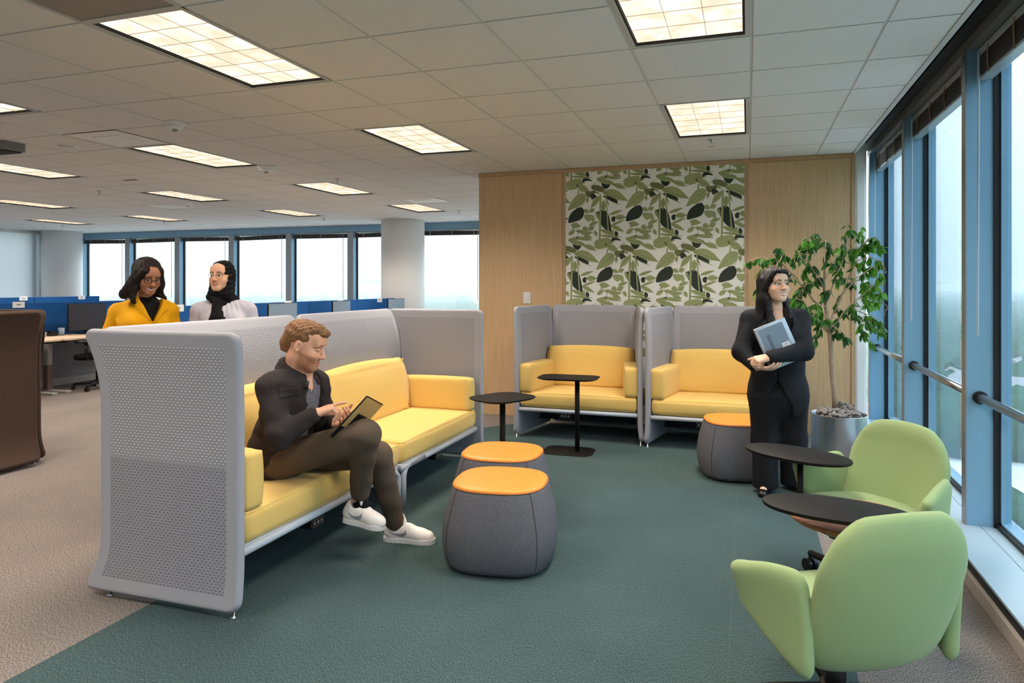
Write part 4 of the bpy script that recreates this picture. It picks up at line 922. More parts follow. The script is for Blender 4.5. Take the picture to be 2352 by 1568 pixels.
for q in range(3):
    me = bpy.data.meshes.new('leaf'); me.from_pydata(lv, [], lf); me.materials.append(LM[q]); me.polygons.foreach_set('use_smooth', np.ones(len(me.polygons), dtype=bool)); lmesh.append(me)
extra = MB(); nl = 0; rs_.shuffle(twigs); spots = []
for p, d, r0 in twigs:
    for q in range(3 if rs_.random() < 0.6 else 2): spots.append((p, d))
spots = spots[:1250]
for i, (p, d) in enumerate(spots):
    L = rs_.uniform(0.050, 0.090)
    out_ = Vector((rs_.uniform(-1, 1), rs_.uniform(-1, 1), rs_.uniform(-1.5, 0.0))) * 0.8 + d * 0.4 + Vector((0, 0, -0.5)); out_.normalize()
    sd = Vector((rs_.uniform(-1, 1), rs_.uniform(-1, 1), rs_.uniform(-0.4, 0.4))); sd = (sd - out_ * sd.dot(out_)).normalized(); up = sd.cross(out_)
    M = Matrix((( sd.x, out_.x, up.x, p.x + out_.x * 0.008), (sd.y, out_.y, up.y, p.y + out_.y * 0.008), (sd.z, out_.z, up.z, p.z + out_.z * 0.008), (0, 0, 0, 1))) @ Matrix.Scale(L, 4)
    right = p.x + root.x > 0.85
    mi = (1 if rs_.random() < 0.62 else 0) if right else (0 if rs_.random() < 0.55 else (2 if rs_.random() < 0.7 else 1))
    if p.x + root.x > 1.05: continue
    if nl < 300:
        o = bpy.data.objects.new('leaf', lmesh[mi]); C.objects.link(o); o.parent = tr; o.matrix_local = M; nl += 1
    else: extra.add(lv, lf, mi, M)
tag(extra.build('leaf_mass', LM, tr, True), kind='stuff')
# ------------------------------------------------------------------ people: smooth-blended solids turned into one continuous skin
def rc(a, b, ra, rb, k=0.02, flat=None, sub=False): return ('rc', np.array(a, float), np.array(b, float), ra, rb, k, flat, sub)
def el(c, r, k=0.02, rot=None, sub=False): return ('el', np.array(c, float), np.array(r, float), None, None, k, rot, sub)
class Grid:
    def __init__(s, lo, hi, h):
        s.h = h; s.o = np.array(lo, float); s.n = np.ceil((np.array(hi) - s.o) / h).astype(int) + 1
        s.ax = [s.o[i] + h * np.arange(s.n[i]) for i in range(3)]
    def pts(s):
        X, Y, Z = np.meshgrid(*s.ax, indexing='ij'); return np.stack([X, Y, Z], -1)
def prim_d(P, p):
    if p[0] == 'rc':
        _, a, b, ra, rb, k, flat, sub = p; v = P - a; ab = b - a
        if flat is not None:
            f = np.array(flat[0], float); f /= np.linalg.norm(f); q = 1 / flat[1] - 1
            v = v + (v @ f)[..., None] * f * q; ab = ab + (ab @ f) * f * q
        t = np.clip((v @ ab) / max(ab @ ab, 1e-12), 0, 1)
        d = np.linalg.norm(v - t[..., None] * ab, axis=-1) - (ra + (rb - ra) * t)
        return d * (flat[1] ** 0.5 if flat is not None else 1)
    _, c, r, _, _, k, rot, sub = p; v = P - c
    if rot is not None: v = v @ np.array(rot)
    k0 = np.linalg.norm(v / r, axis=-1); k1 = np.linalg.norm(v / (r * r), axis=-1) + 1e-9
    return k0 * (k0 - 1) / k1
def prim_box(p):
    m = p[5] * 1.5 + 0.012
    if p[0] == 'rc':
        r = max(p[3], p[4]) + m; return np.minimum(p[1], p[2]) - r, np.maximum(p[1], p[2]) + r
    r = np.max(p[2]) if p[6] is not None else p[2]; return p[1] - r - m, p[1] + r + m
def field(G, prims):
    D = np.full(tuple(G.n), 0.5)
    for p in prims:
        lo, hi = prim_box(p); a = np.clip(np.floor((lo - G.o) / G.h).astype(int), 0, G.n - 1); b = np.clip(np.ceil((hi - G.o) / G.h).astype(int) + 1, 0, G.n)
        if np.any(b - a < 1): continue
        sl = tuple(slice(a[i], b[i]) for i in range(3)); X, Y, Z = np.meshgrid(*[G.ax[i][sl[i]] for i in range(3)], indexing='ij')
        d = prim_d(np.stack([X, Y, Z], -1), p); k = max(p[5], 1e-4); D0 = D[sl]
        if p[7]:
            h = np.clip(0.5 - 0.5 * (D0 + d) / k, 0, 1); D[sl] = D0 * (1 - h) + (-d) * h + k * h * (1 - h)
        else:
            h = np.clip(0.5 + 0.5 * (D0 - d) / k, 0, 1); D[sl] = D0 * (1 - h) + d * h - k * h * (1 - h)
    return D
def nets(D, G):
    D = D.copy()
    for i in range(3):
        s = [slice(None)] * 3
        for e in (0, -1): s[i] = e; D[tuple(s)] = np.maximum(D[tuple(s)], 0.001)
    s = (D < 0).astype(np.int8); n = np.array(D.shape)
    cor = [(i, j, k) for i in (0, 1) for j in (0, 1) for k in (0, 1)]
    cs = sum(s[i:n[0] - 1 + i, j:n[1] - 1 + j, k:n[2] - 1 + k] for i, j, k in cor); act = (cs > 0) & (cs < 8)
    ids = np.argwhere(act); idx = -np.ones(act.shape, int); idx[act] = np.arange(len(ids))
    acc = np.zeros((len(ids), 3)); cn = np.zeros(len(ids))
    val = {c: D[ids[:, 0] + c[0], ids[:, 1] + c[1], ids[:, 2] + c[2]] for c in cor}
    for c in cor:
        for ax in range(3):
            if c[ax]: continue
            e = list(c); e[ax] = 1; a, b = val[c], val[tuple(e)]; m = (a < 0) != (b < 0); t = np.where(m, a / np.where(m, a - b, 1), 0)
            p = np.tile(np.array(c, float), (len(ids), 1)); p[:, ax] += t; acc[m] += p[m]; cn[m] += 1
    V = G.o + G.h * (ids + acc / np.maximum(cn, 1)[:, None]); F = []
    for ax in range(3):
        u, v = [(1, 2), (2, 0), (0, 1)][ax]; sa = [slice(None)] * 3; sb = [slice(None)] * 3; sa[ax] = slice(0, -1); sb[ax] = slice(1, None)
        A, B = s[tuple(sa)], s[tuple(sb)]; E = np.argwhere(A != B)
        ok = (E[:, u] > 0) & (E[:, v] > 0) & (E[:, u] < n[u] - 1) & (E[:, v] < n[v] - 1); E = E[ok]; q = []
        for du, dv in ((-1, -1), (0, -1), (0, 0), (-1, 0)):
            e = E.copy(); e[:, u] += du; e[:, v] += dv; q.append(idx[e[:, 0], e[:, 1], e[:, 2]])
        q = np.stack(q, 1); fl = A[E[:, 0], E[:, 1], E[:, 2]] == 0; q[fl] = q[fl][:, ::-1]; F.append(q)
    return V, np.concatenate(F)
def bounds(prims, pad=0.02):
    L = [prim_box(p) for p in prims if not p[7]]; return np.min([l for l, h in L], 0) - pad, np.max([h for l, h in L], 0) + pad
def solid(prims, h, disp=None, post=None):
    lo, hi = bounds(prims); G = Grid(lo, hi, h); D = field(G, prims)
    if post is not None: D = post(D, G.pts(), G)
    if disp is not None: P = G.pts().reshape(-1, 3); D = D + disp(P).reshape(D.shape)
    return nets(D, G)
def relax(V, F, it=1, lam=0.5):
    for _ in range(it):
        acc = np.zeros_like(V); cn = np.zeros(len(V))
        for i in range(4):
            a, b = F[:, i], F[:, (i + 1) % 4]; np.add.at(acc, a, V[b]); np.add.at(cn, a, 1); np.add.at(acc, b, V[a]); np.add.at(cn, b, 1)
        V = V + lam * (acc / np.maximum(cn, 1)[:, None] - V)
    return V
def body_obj(name, chunks, m, parent, cols=None):
    """join several skins into one mesh object; chunks are (V, F[, colours])"""
    Vs, Fs, Cs, n = [], [], [], 0
    for c in chunks:
        Vs.append(c[0]); Fs.append(c[1] + n); n += len(c[0]); Cs.append(c[2] if len(c) > 2 else None)
    V = np.concatenate(Vs); F = np.concatenate(Fs)
    me = bpy.data.meshes.new(name); me.vertices.add(len(V)); me.vertices.foreach_set('co', V.astype(np.float32).ravel())
    me.loops.add(F.size); me.loops.foreach_set('vertex_index', F.astype(np.int32).ravel()); me.polygons.add(len(F))
    me.polygons.foreach_set('loop_start', np.arange(0, F.size, 4, dtype=np.int32)); me.update(calc_edges=True); me.validate()
    if any(c is not None for c in Cs):
        col = np.concatenate([c if c is not None else np.tile(cols, (len(v), 1)) for c, v in zip(Cs, Vs)])
        at_ = me.color_attributes.new('tint', 'FLOAT_COLOR', 'POINT'); at_.data.foreach_set('color', np.concatenate([col, np.ones((len(col), 1))], 1).astype(np.float32).ravel())
    return data_obj(name, me, m, parent, True)
def skin_mat(name):
    m = bpy.data.materials.new(name); m.use_nodes = True; n, b = nodes_of(m); a = n.nodes.new('ShaderNodeAttribute'); a.attribute_name = 'tint'
    n.links.new(a.outputs['Color'], b.inputs['Base Color']); b.inputs['Roughness'].default_value = 0.55; b.inputs['Specular IOR Level'].default_value = 0.25
    b.inputs['Subsurface Weight'].default_value = 0.0; return m
M_skin = skin_mat('skin')
def frame_of(fwd, up):
    f = Vector(fwd).normalized(); u = Vector(up); r = f.cross(u).normalized(); u = r.cross(f).normalized()
    return np.array([[r.x, f.x, u.x], [r.y, f.y, u.y], [r.z, f.z, u.z]])      # columns: right, forward, up
def make_head(c, fwd, up, s, skin, brow, lip, smile=0.0, beard=None, fem=True, neck_to=None, gaze=(0, 0), teeth=False, lid=0.0, chub=0.0, h=0.0026, ears=True):
    """head-local: x to the person's right, y forward, z up, origin mid head"""
    R_ = frame_of(fwd, up); skin, brow, lip = (np.array(lin(q)[:3]) for q in (skin, brow, lip))
    jw = 0.050 if fem else 0.056
    pr = [el((0, -0.018, 0.036), (0.0735, 0.092, 0.080), 0.02), el((0, 0.022, -0.030), (0.061 + chub, 0.064, 0.078), 0.035), el((0, 0.048, -0.072), (jw + chub - 0.004, 0.038, 0.034), 0.03), rc((-0.012, 0.072, -0.096), (0.012, 0.072, -0.096), 0.017, 0.017, 0.025),
          el((0.036, 0.062, -0.030), (0.024 + chub, 0.022, 0.024), 0.025), el((-0.036, 0.062, -0.030), (0.024 + chub, 0.022, 0.024), 0.025), rc((-0.036, 0.073, 0.026), (0.036, 0.073, 0.026), 0.011, 0.011, 0.02), el((0, 0.060, 0.055), (0.052, 0.028, 0.034), 0.03),
          el((0.031, 0.100, 0.004), (0.018, 0.016, 0.012), 0.014, sub=True), el((-0.031, 0.100, 0.004), (0.018, 0.016, 0.012), 0.014, sub=True), el((0.031, 0.0735, 0.003), (0.0135, 0.013, 0.0115), 0.004), el((-0.031, 0.0735, 0.003), (0.0135, 0.013, 0.0115), 0.004),
          rc((0, 0.084, 0.014), (0, 0.103, -0.024), 0.0075, 0.0105, 0.012), el((0, 0.104, -0.028), (0.011, 0.011, 0.010), 0.010), el((0.011, 0.096, -0.031), (0.008, 0.010, 0.007), 0.008), el((-0.011, 0.096, -0.031), (0.008, 0.010, 0.007), 0.008)]
    w = 0.021 + 0.008 * smile
    zz = -0.060 + 0.004 * smile
    for sx in (1, -1):
        pr += [rc((0, 0.092, -0.0605), (sx * w, 0.079 - 0.004 * smile, zz), 0.0058, 0.003, 0.006), rc((0, 0.0915, -0.0715), (sx * w, 0.0785 - 0.004 * smile, zz - 0.002), 0.0066, 0.003, 0.006)]
        if ears: pr += [el((sx * 0.0755, -0.008, -0.006), (0.007, 0.017, 0.029), 0.008), el((sx * 0.078, -0.002, -0.004), (0.005, 0.009, 0.016), 0.006, sub=True)]
    pr.append(rc((-0.012, 0.0965, -0.066), (0.012, 0.0965, -0.066), 0.0022, 0.0022, 0.004, sub=True))
    if neck_to is not None:
        nl = R_.T @ (np.array(neck_to) - np.array(c)) / s; pr.append(rc((0, -0.022, -0.070), nl, 0.047 if fem else 0.051, 0.050 if fem else 0.058, 0.03)); pr.append(rc(nl, nl + R_.T @ np.array((0, 0, -0.06)), 0.056 if fem else 0.066, 0.075, 0.03))
    V, F = solid(pr, h); V = relax(V, F, 1, 0.35)
    x, y, z = V[:, 0], V[:, 1], V[:, 2]; ax_ = np.abs(x); col = np.tile(skin, (len(V), 1))
    def paint(mask, c_, k=1.0):
        m = np.clip(mask, 0, 1)[:, None] * k; col[:] = col * (1 - m) + np.array(c_) * m
    front = y > 0.055
    blush = np.exp(-(((ax_ - 0.038) / 0.022) ** 2 + ((z + 0.028) / 0.02) ** 2)) * (y > 0.03); paint(blush, skin * np.array([1.06, 0.80, 0.76]), 0.55)
    paint(np.exp(-((x / 0.014) ** 2 + ((z + 0.028) / 0.014) ** 2)) * (y > 0.085), skin * np.array([1.05, 0.78, 0.74]), 0.4)
    if beard is not None:
        jl = (z < -0.028 - 0.25 * (ax_ < 0.03) * 0.03) & (z > -0.125) & (y > -0.005); j = jl * np.clip((-0.020 - z) / 0.02, 0, 1) * np.clip((y + 0.005) / 0.02, 0, 1)
        mus = np.exp(-(((ax_) / 0.030) ** 4 + ((z + 0.049) / 0.007) ** 4)) * front; paint(np.maximum(j * (1 - np.exp(-((x / 0.026) ** 4 + ((z + 0.045) / 0.012) ** 4)) * (z > -0.056)), mus), np.array(lin(beard)[:3]), 0.62)
    eb = np.exp(-(((z - (0.0275 + 0.10 * (ax_ - 0.012) - 1.6 * np.maximum(0, ax_ - 0.038))) / 0.0042) ** 4)) * np.clip((ax_ - 0.009) / 0.004, 0, 1) * np.clip((0.054 - ax_) / 0.006, 0, 1) * (y > 0.04); paint(eb, brow, 0.9)
    for sx in (1, -1):
        ex, ez = sx * 0.031, 0.003; hl = 0.0066 * (1 - lid)
        op = ((x - ex) / 0.0150) ** 2 + ((z - ez + 0.003 * lid) / hl) ** 2
        eye = (op < 1) * front; paint(eye, (0.72, 0.70, 0.68)); gx, gz = ex + gaze[0], ez + gaze[1]; rr = np.hypot(x - gx, z - gz)
        paint((rr < 0.0068) * eye, np.array(lin((58, 36, 24))[:3])); paint((rr < 0.0032) * eye, (0.01, 0.01, 0.01))
        lash = (op >= 0.85) * (op < 1.75) * front * (z > ez - 0.001); paint(lash, brow * 0.5, 0.95); paint((op >= 0.95) * (op < 1.5) * front * (z <= ez - 0.001), skin * 0.5, 0.6)
    lz = zz + (0.0 + (-0.0655 - zz)) * (1 - (ax_ / w) ** 2); lm = (np.abs(z - lz - 0.0) < (0.0115 if not teeth else 0.0120) * (1 - (ax_ / (w + 0.001)) ** 2) ** 0.5 if False else np.abs(z - lz) < 0.0108 * np.sqrt(np.clip(1 - (ax_ / (w + 0.002)) ** 2, 0, 1))) & (y > 0.072)
    paint(lm.astype(float), lip, 0.85)
    mid = (np.abs(z - lz) < (0.0045 if teeth else 0.0012) * np.sqrt(np.clip(1 - (ax_ / w) ** 2, 0, 1))) & (y > 0.074); paint(mid.astype(float), (0.80, 0.77, 0.74) if teeth else lip * 0.35)
    nos = np.exp(-(((ax_ - 0.0085) / 0.0035) ** 2 + ((z + 0.0385) / 0.003) ** 2)) * (y > 0.088); paint(nos, skin * 0.25, 0.8)
    return (V * s) @ R_.T + np.array(c), F, col, R_
def hand_prims(wr, d, n, side, curls, thumb=(0.6, 0.7, 0.3), s=1.0, point=None, spread=0.0, arm=None):
    """d: towards the fingers, n: the way the palm faces, side: +1 if the thumb lies along n x d"""
    d = np.array(Vector(d).normalized()); n = np.array(n, float); n = n - d * (n @ d); n /= np.linalg.norm(n); sd = np.cross(n, d) * side; wr = np.array(wr, float); P = []
    offs = [0.029, 0.0095, -0.0100, -0.0285]; ln = [(0.043, 0.026, 0.021), (0.047, 0.030, 0.022), (0.043, 0.028, 0.021), (0.034, 0.021, 0.019)]; rr = [0.0092, 0.0095, 0.0090, 0.0080]
    for i in range(4):
        b = wr + s * (d * (0.090 - 0.005 * abs(i - 1)) + sd * offs[i]); P.append(rc(wr + s * (d * 0.012 + sd * offs[i] * 0.62), b, 0.0165 * s, 0.0125 * s, 0.012))
        a = 0.0; p = b; cur = curls[i] if isinstance(curls[i], (tuple, list)) else (curls[i],) * 3
        sp = sd * spread * (1.5 - i) * 0.1
        for j in range(3):
            a += cur[j]; v = d * math.cos(a) + n * math.sin(a) + sp; v /= np.linalg.norm(v); q = p + v * ln[i][j] * s; P.append(rc(p, q, rr[i] * s * (1 - 0.06 * j), rr[i] * s * (0.94 - 0.08 * j), 0.0035)); p = q
    t = wr + s * (d * 0.022 + sd * 0.026 + n * 0.006); v = d * thumb[0] + sd * thumb[1] + n * thumb[2]; v /= np.linalg.norm(v)
    for j, (L, r0, r1) in enumerate(((0.045, 0.0165, 0.0125), (0.034, 0.0118, 0.0105), (0.027, 0.0102, 0.0082))):
        q = t + v * L * s; P.append(rc(t, q, r0 * s, r1 * s, 0.008 if j == 0 else 0.004)); t = q; v = v * 0.9 + d * 0.25 + n * 0.10; v /= np.linalg.norm(v)
    av = d if arm is None else np.array(arm, float) / np.linalg.norm(arm)
    P.append(rc(wr - av * 0.06 * s, wr + d * 0.012 * s, 0.0225 * s, 0.0235 * s, 0.016)); return P
def hand_chunk(prims, skin, h=0.0032):
    V, F = solid(prims, h); V = relax(V, F, 1, 0.3); c = np.tile(np.array(lin(skin)[:3]), (len(V), 1)); return V, F, c
def cloth(name, prims, m, parent, h=0.009, wr=0.0, wf=40, seed=1, post=None, smooth=1, stretch=(1, 1, 1)):
    dsp = (lambda P: wr * noise3(P * np.array(stretch), wf, seed)) if wr else None
    V, F = solid(prims, h, dsp, post); V = relax(V, F, smooth, 0.5); return body_obj(name, [(V, F)], m, parent)
def nv(v): return np.array(v, float)
def persona(label, base):
    return thing('person', label, 'person', base)
def rel(o):
    """chunks are in world space: cancel the parent's offset"""
    for ch in o.children:
        ch.location = -o.location
    return o
M_suit = mat('black_suit_cloth', (26, 27, 32), 0.8, spec=0.25, noise=(300, 0.8), bump=(500, 0.15))
M_suit2 = mat('black_trouser_cloth', (20, 21, 25), 0.8, spec=0.25, noise=(300, 0.8), bump=(500, 0.15))
M_charcoal = mat('charcoal_wool_jacket', (52, 46, 46), 0.9, spec=0.15, noise=(260, 0.7, 1.2), bump=(400, 0.3))
M_heather = mat('grey_heather_knit', (104, 104, 112), 0.9, spec=0.15, noise=(190, 0.45, 1.4), bump=(300, 0.2), detail=4)
M_olive = mat('dark_olive_twill', (92, 78, 66), 0.85, spec=0.2, noise=(200, 0.85), bump=(420, 0.2))
M_shoe = mat('white_leather', (236, 226, 220), 0.45, spec=0.4)
M_sole = mat('white_rubber', (226, 220, 218), 0.55)
M_swoosh = mat('grey_suede_mark', (150, 146, 146), 0.7)
M_blazer = mat('yellow_blazer_cloth', (232, 164, 12), 0.8, spec=0.2, noise=(240, 0.9), bump=(420, 0.15))
M_blouse = mat('pale_grey_blouse', (196, 192, 202), 0.75, spec=0.25, bump=(200, 0.05))
M_black = mat('black_jersey', (17, 17, 19), 0.85, spec=0.2, bump=(300, 0.15))
M_hair1 = mat('black_hair', (22, 17, 18), 0.55, spec=0.3, noise=(160, 0.6), bump=(160, 0.4), stretch=(1, 1, 0.12))
M_hair2 = mat('dark_brown_hair', (40, 29, 28), 0.58, spec=0.25, noise=(160, 0.6), bump=(160, 0.4), stretch=(1, 1, 0.12))
M_hair3 = mat('ginger_brown_hair', (136, 96, 62), 0.6, spec=0.3, noise=(170, 0.5, 1.25), bump=(170, 0.8))
M_gold = mat('gold_metal', (214, 170, 100), 0.3, 1.0)
def glasses(parent, R_, c, s, m, rx=0.024, rz=0.019, r=0.0016):
    T_ = lambda p: Vector(R_ @ (np.array(p) * s) + np.array(c))
    k = MB()
    for sx in (1, -1):
        k.tube([T_((sx * 0.032 + rx * math.cos(2 * PI * q / 24), 0.099 - 0.010 * ((sx * 0.032 + rx * math.cos(2 * PI * q / 24)) / 0.05) ** 2, 0.0 + rz * math.sin(2 * PI * q / 24))) for q in range(25)], r, 6)
        k.tube([T_((sx * 0.056, 0.086, 0.006)), T_((sx * 0.076, 0.05, 0.008)), T_((sx * 0.079, -0.005, 0.006))], r, 6)
    k.tube([T_((-0.009, 0.099, 0.004)), T_((0, 0.102, 0.007)), T_((0.009, 0.099, 0.004))], r, 6)
    k.build('glasses', m, parent)
def shoe_chunks(heel, toe, up, parent, name='shoe', sw_side=1):
    """trainer from heel to toe; up is the shaft direction; returns the shoe upper object with its sole, laces, tongue and side mark"""
    h, t_ = Vector(heel), Vector(toe); f = (t_ - h).normalized(); L = (t_ - h).length; r = f.cross(Vector(up)).normalized(); u = r.cross(f).normalized(); off = parent.location
    def W_(x, y, z): return np.array(h + f * x * L + r * y + u * z)
    up_ = [rc(W_(0.14, 0, 0.055), W_(0.16, 0, 0.085), 0.038, 0.036, 0.02), rc(W_(0.15, 0, 0.045), W_(0.50, 0, 0.050), 0.038, 0.038, 0.03), rc(W_(0.48, 0, 0.060), W_(0.72, 0.004, 0.042), 0.034, 0.038, 0.03), rc(W_(0.70, 0.003, 0.036), W_(0.86, 0.002, 0.034), 0.042, 0.036, 0.02), rc(W_(0.30, 0, 0.075), W_(0.46, 0, 0.070), 0.034, 0.030, 0.02),
           rc(W_(0.24, 0, 0.10), W_(0.26, 0, 0.16), 0.030, 0.032, 0.012, sub=True)]
    V, F = solid(up_, 0.0042); V = relax(V, F, 2, 0.5); o = body_obj(name, [(V, F)], M_shoe, parent)
    prof = [(0.0, 0.024), (0.05, 0.037), (0.2, 0.041), (0.45, 0.040), (0.65, 0.047), (0.8, 0.047), (0.93, 0.034), (1.0, 0.012)]
    pl = [(x, w) for x, w in prof] + [(x, -w) for x, w in reversed(prof)]; pl = crom(pl, 3)
    rings_ = [[Vector(W_(x, y * k, z)) for x, y in pl] for k, z in ((0.97, 0.0), (1.0, 0.004), (1.0, 0.024), (0.96, 0.029))]
    MB().rings(rings_).build('sole', M_sole, o, False)
    lc = MB()
    for i in range(5):
        x = 0.46 + 0.058 * i; zt = 0.098 - 0.05 * (x - 0.46) / 0.3; lc.tube([Vector(W_(x, -0.024, zt - 0.014)), Vector(W_(x + 0.01, 0, zt + 0.002)), Vector(W_(x + 0.02, 0.024, zt - 0.014))], 0.0032, 6)
    lc.build('laces', M_sole, o, True)
    V, F = solid([rc(W_(0.40, 0, 0.10), W_(0.355, 0, 0.135), 0.024, 0.022, 0.01, flat=(f, 0.4))], 0.004); body_obj('tongue', [(V, F)], M_shoe, o)
    # curved side mark, laid on the upper
    from mathutils.bvhtree import BVHTree
    bv = BVHTree.FromPolygons([tuple(v) for v in o.data.vertices.id_data.vertices[:]] if False else [v.co for v in o.data.vertices], [tuple(p.vertices) for p in o.data.polygons])
    for sd in (1, -1):
        c1 = [(0.10, 0.072), (0.22, 0.046), (0.34, 0.036), (0.44, 0.040), (0.49, 0.056), (0.475, 0.078)]; c2 = [(0.10, 0.074), (0.22, 0.058), (0.33, 0.053), (0.41, 0.058), (0.445, 0.066), (0.47, 0.080)]
        n_ = 14; vv = []; ff = []
        for i in range(n_ + 1):
            q = i / n_ * (len(c1) - 1); a = int(min(q, len(c1) - 2)); k = q - a
            for cc in (c1, c2):
                x = cc[a][0] + (cc[a + 1][0] - cc[a][0]) * k; z = cc[a][1] + (cc[a + 1][1] - cc[a][1]) * k
                st = Vector(W_(x, sd * 0.12, z)); hit = bv.ray_cast(st, -r * sd)
                p = hit[0] + r * sd * 0.0012 if hit[0] is not None else Vector(W_(x, sd * 0.04, z)); vv.append(p)
        for i in range(n_): ff.append((2 * i, 2 * i + 1, 2 * i + 3, 2 * i + 2))
        mesh_obj('side_mark', vv, ff, M_swoosh, o, True)
    return o
# ------------------------------------------------------------------ seated man with tablet
man = persona('seated man in a charcoal jacket with crossed legs, tapping a tablet', (-2.36, 3.17, 0.45))
SK = (226, 170, 140)
A = lambda x, y, w: nv(at(x, y, w))
hc = A(701, 792, 3.63); nb = A(684, 860, 3.67)
hf = Vector((math.cos(R(14)), math.sin(R(14)), -0.36)); V, F, c, HR = make_head(hc, hf, (0.34, 0.1, 1), 1.06, SK, (120, 82, 56), (196, 122, 108), smile=0.0, beard=(150, 92, 60), fem=False, neck_to=nb, lid=0.72, gaze=(0.0, -0.003))
f_ = nv((0.985, 0.17, 0)); r_ = nv((0.17, -0.985, 0)); z_ = nv((0, 0, 1))
shR, shL = A(624, 890, 3.54), A(724, 882, 3.80); elR, wrR = A(640, 1003, 3.40), A(722, 951, 3.50)
elL, wrL = A(752, 995, 3.86), A(772, 972, 3.72)
pel = nv((-2.37, 3.17, 0.545)); chest = A(676, 915, 3.69)
hpR, hpL = pel + r_ * 0.09 + nv((0.02, 0, -0.01)), pel - r_ * 0.09 + nv((0.02, 0, -0.01))
knR, knL = A(838, 1000, 3.52), A(868, 1046, 3.76); anR, anL = A(826, 1142, 3.70), A(910, 1203, 3.972)
chunks = [(V, F, c)]
# right hand taps the screen with the index finger, left hand holds the tablet from behind
td = A(797, 928, 3.585) - wrR; td /= np.linalg.norm(td)
hp = hand_prims(wrR, td + nv((0, 0, 0.10)), nv((0.35, 0.45, -0.85)), -1, [(0.10, 0.06, 0.10), (0.75, 0.9, 0.5), (0.95, 1.0, 0.6), (1.0, 1.0, 0.6)], (0.75, 0.45, 0.5), 1.0, arm=wrR - elR); chunks.append(hand_chunk(hp, SK))
hp = hand_prims(wrL, A(806, 966, 3.62) - wrL, nv((-0.65, -0.2, 0.75)), 1, [(0.5, 0.7, 0.5), (0.55, 0.7, 0.5), (0.6, 0.7, 0.5), (0.65, 0.7, 0.5)], (0.6, 0.6, 0.4), 1.0, arm=wrL - elL); chunks.append(hand_chunk(hp, SK))
hid = [rc(pel, chest, 0.12, 0.13, 0.05, (f_, 0.7)), rc(hpR, knR, 0.06, 0.05), rc(knR, anR, 0.045, 0.032), rc(hpL, knL, 0.06, 0.05), rc(knL, anL, 0.045, 0.034), rc(shR, elR, 0.036, 0.032), rc(elR, wrR, 0.032, 0.024), rc(shL, elL, 0.036, 0.032), rc(elL, wrL, 0.032, 0.024), rc(shR, shL, 0.045, 0.045), rc(chest, nb, 0.09, 0.05),
       rc(anR, anR + nv((0.02, 0.0, -0.04)), 0.034, 0.036), rc(anL, anL + nv((0.0, 0.0, -0.06)), 0.036, 0.038)]
V, F = solid(hid, 0.009); chunks.append((V, F))
body_obj('body', chunks, M_skin, man, np.array(lin(SK)[:3]))
# grey knit polo
polo = [rc(pel + z_ * 0.06, chest, 0.150, 0.155, 0.06, (f_, 0.70)), rc(chest, nb - z_ * 0.02, 0.14, 0.075, 0.05, (f_, 0.8)), rc(nb - f_ * 0.005 - z_ * 0.012, nb + z_ * 0.012 + f_ * 0.005, 0.071, 0.069, 0.02), rc(shR, shL, 0.062, 0.062, 0.05)]
def polo_post(D, P, G):   # neck opening with a short placket
    q = P - nb; fx = q @ f_; rx = q @ r_; zz = q[..., 2]
    hole = np.linalg.norm(np.stack([rx, fx * 0.9], -1), axis=-1) - 0.058; hole = np.maximum(hole, -(zz + 0.03)); v = np.maximum(np.abs(rx) - np.clip((zz + 0.105) * 0.22, 0, 1), -(fx - 0.02)); return np.maximum(np.maximum(D, -hole), -np.maximum(v, -(zz + 0.10)))
cloth('polo_shirt', polo, M_heather, man, 0.006, 0.003, 55, 4, polo_post)
pc = MB()
for q in (0.055, 0.09):
    p = nb + f_ * (0.072 + 0.25 * q) - z_ * q - r_ * 0.012; pc.tube([Vector(p) - man.location, Vector(p + f_ * 0.005) - man.location], 0.006, 10)
pc_o = None
# jacket, open at the front
jt = [rc(pel + z_ * 0.02 - f_ * 0.015, chest - f_ * 0.012, 0.180, 0.176, 0.07, (f_, 0.74)), rc(chest - f_ * 0.012, nb - z_ * 0.05 - f_ * 0.01, 0.168, 0.095, 0.06, (f_, 0.8)), rc(shR, shL, 0.076, 0.074, 0.06), rc(pel - z_ * 0.06 - f_ * 0.02, pel + z_ * 0.02 - f_ * 0.015, 0.172, 0.182, 0.05, (f_, 0.80))]
ja = [rc(shR, elR, 0.071, 0.061, 0.03), rc(elR, elR + (wrR - elR) * 0.93, 0.060, 0.042, 0.03), rc(shL, elL, 0.070, 0.060, 0.03), rc(elL, elL + (wrL - elL) * 0.80, 0.058, 0.042, 0.03)]
def jacket_post(D, P, G):
    q = P - chest; fx = q @ f_; rx = q @ r_; zz = q[..., 2]
    Dt = field(G, jt); Da = field(G, ja); op = 0.078 + 0.02 * np.clip(-zz / 0.25, -1, 1)      # open front
    cut = np.maximum(np.abs(rx + 0.004) - np.clip(op, 0.02, 0.12), -(fx - 0.02)); Dt2 = np.maximum(Dt, -cut)
    qn = P - nb; hole = np.linalg.norm(np.stack([qn @ r_, (qn @ f_) * 0.92], -1), axis=-1) - 0.074; Dt2 = np.maximum(Dt2, -np.maximum(hole, -(qn[..., 2] + 0.06)))
    k = 0.03; h = np.clip(0.5 + 0.5 * (Dt2 - Da) / k, 0, 1); return Dt2 * (1 - h) + Da * h - k * h * (1 - h)
jk = cloth('jacket', jt + ja, M_charcoal, man, 0.0065, 0.0045, 38, 9, jacket_post, 1, (1, 1, 1.6))
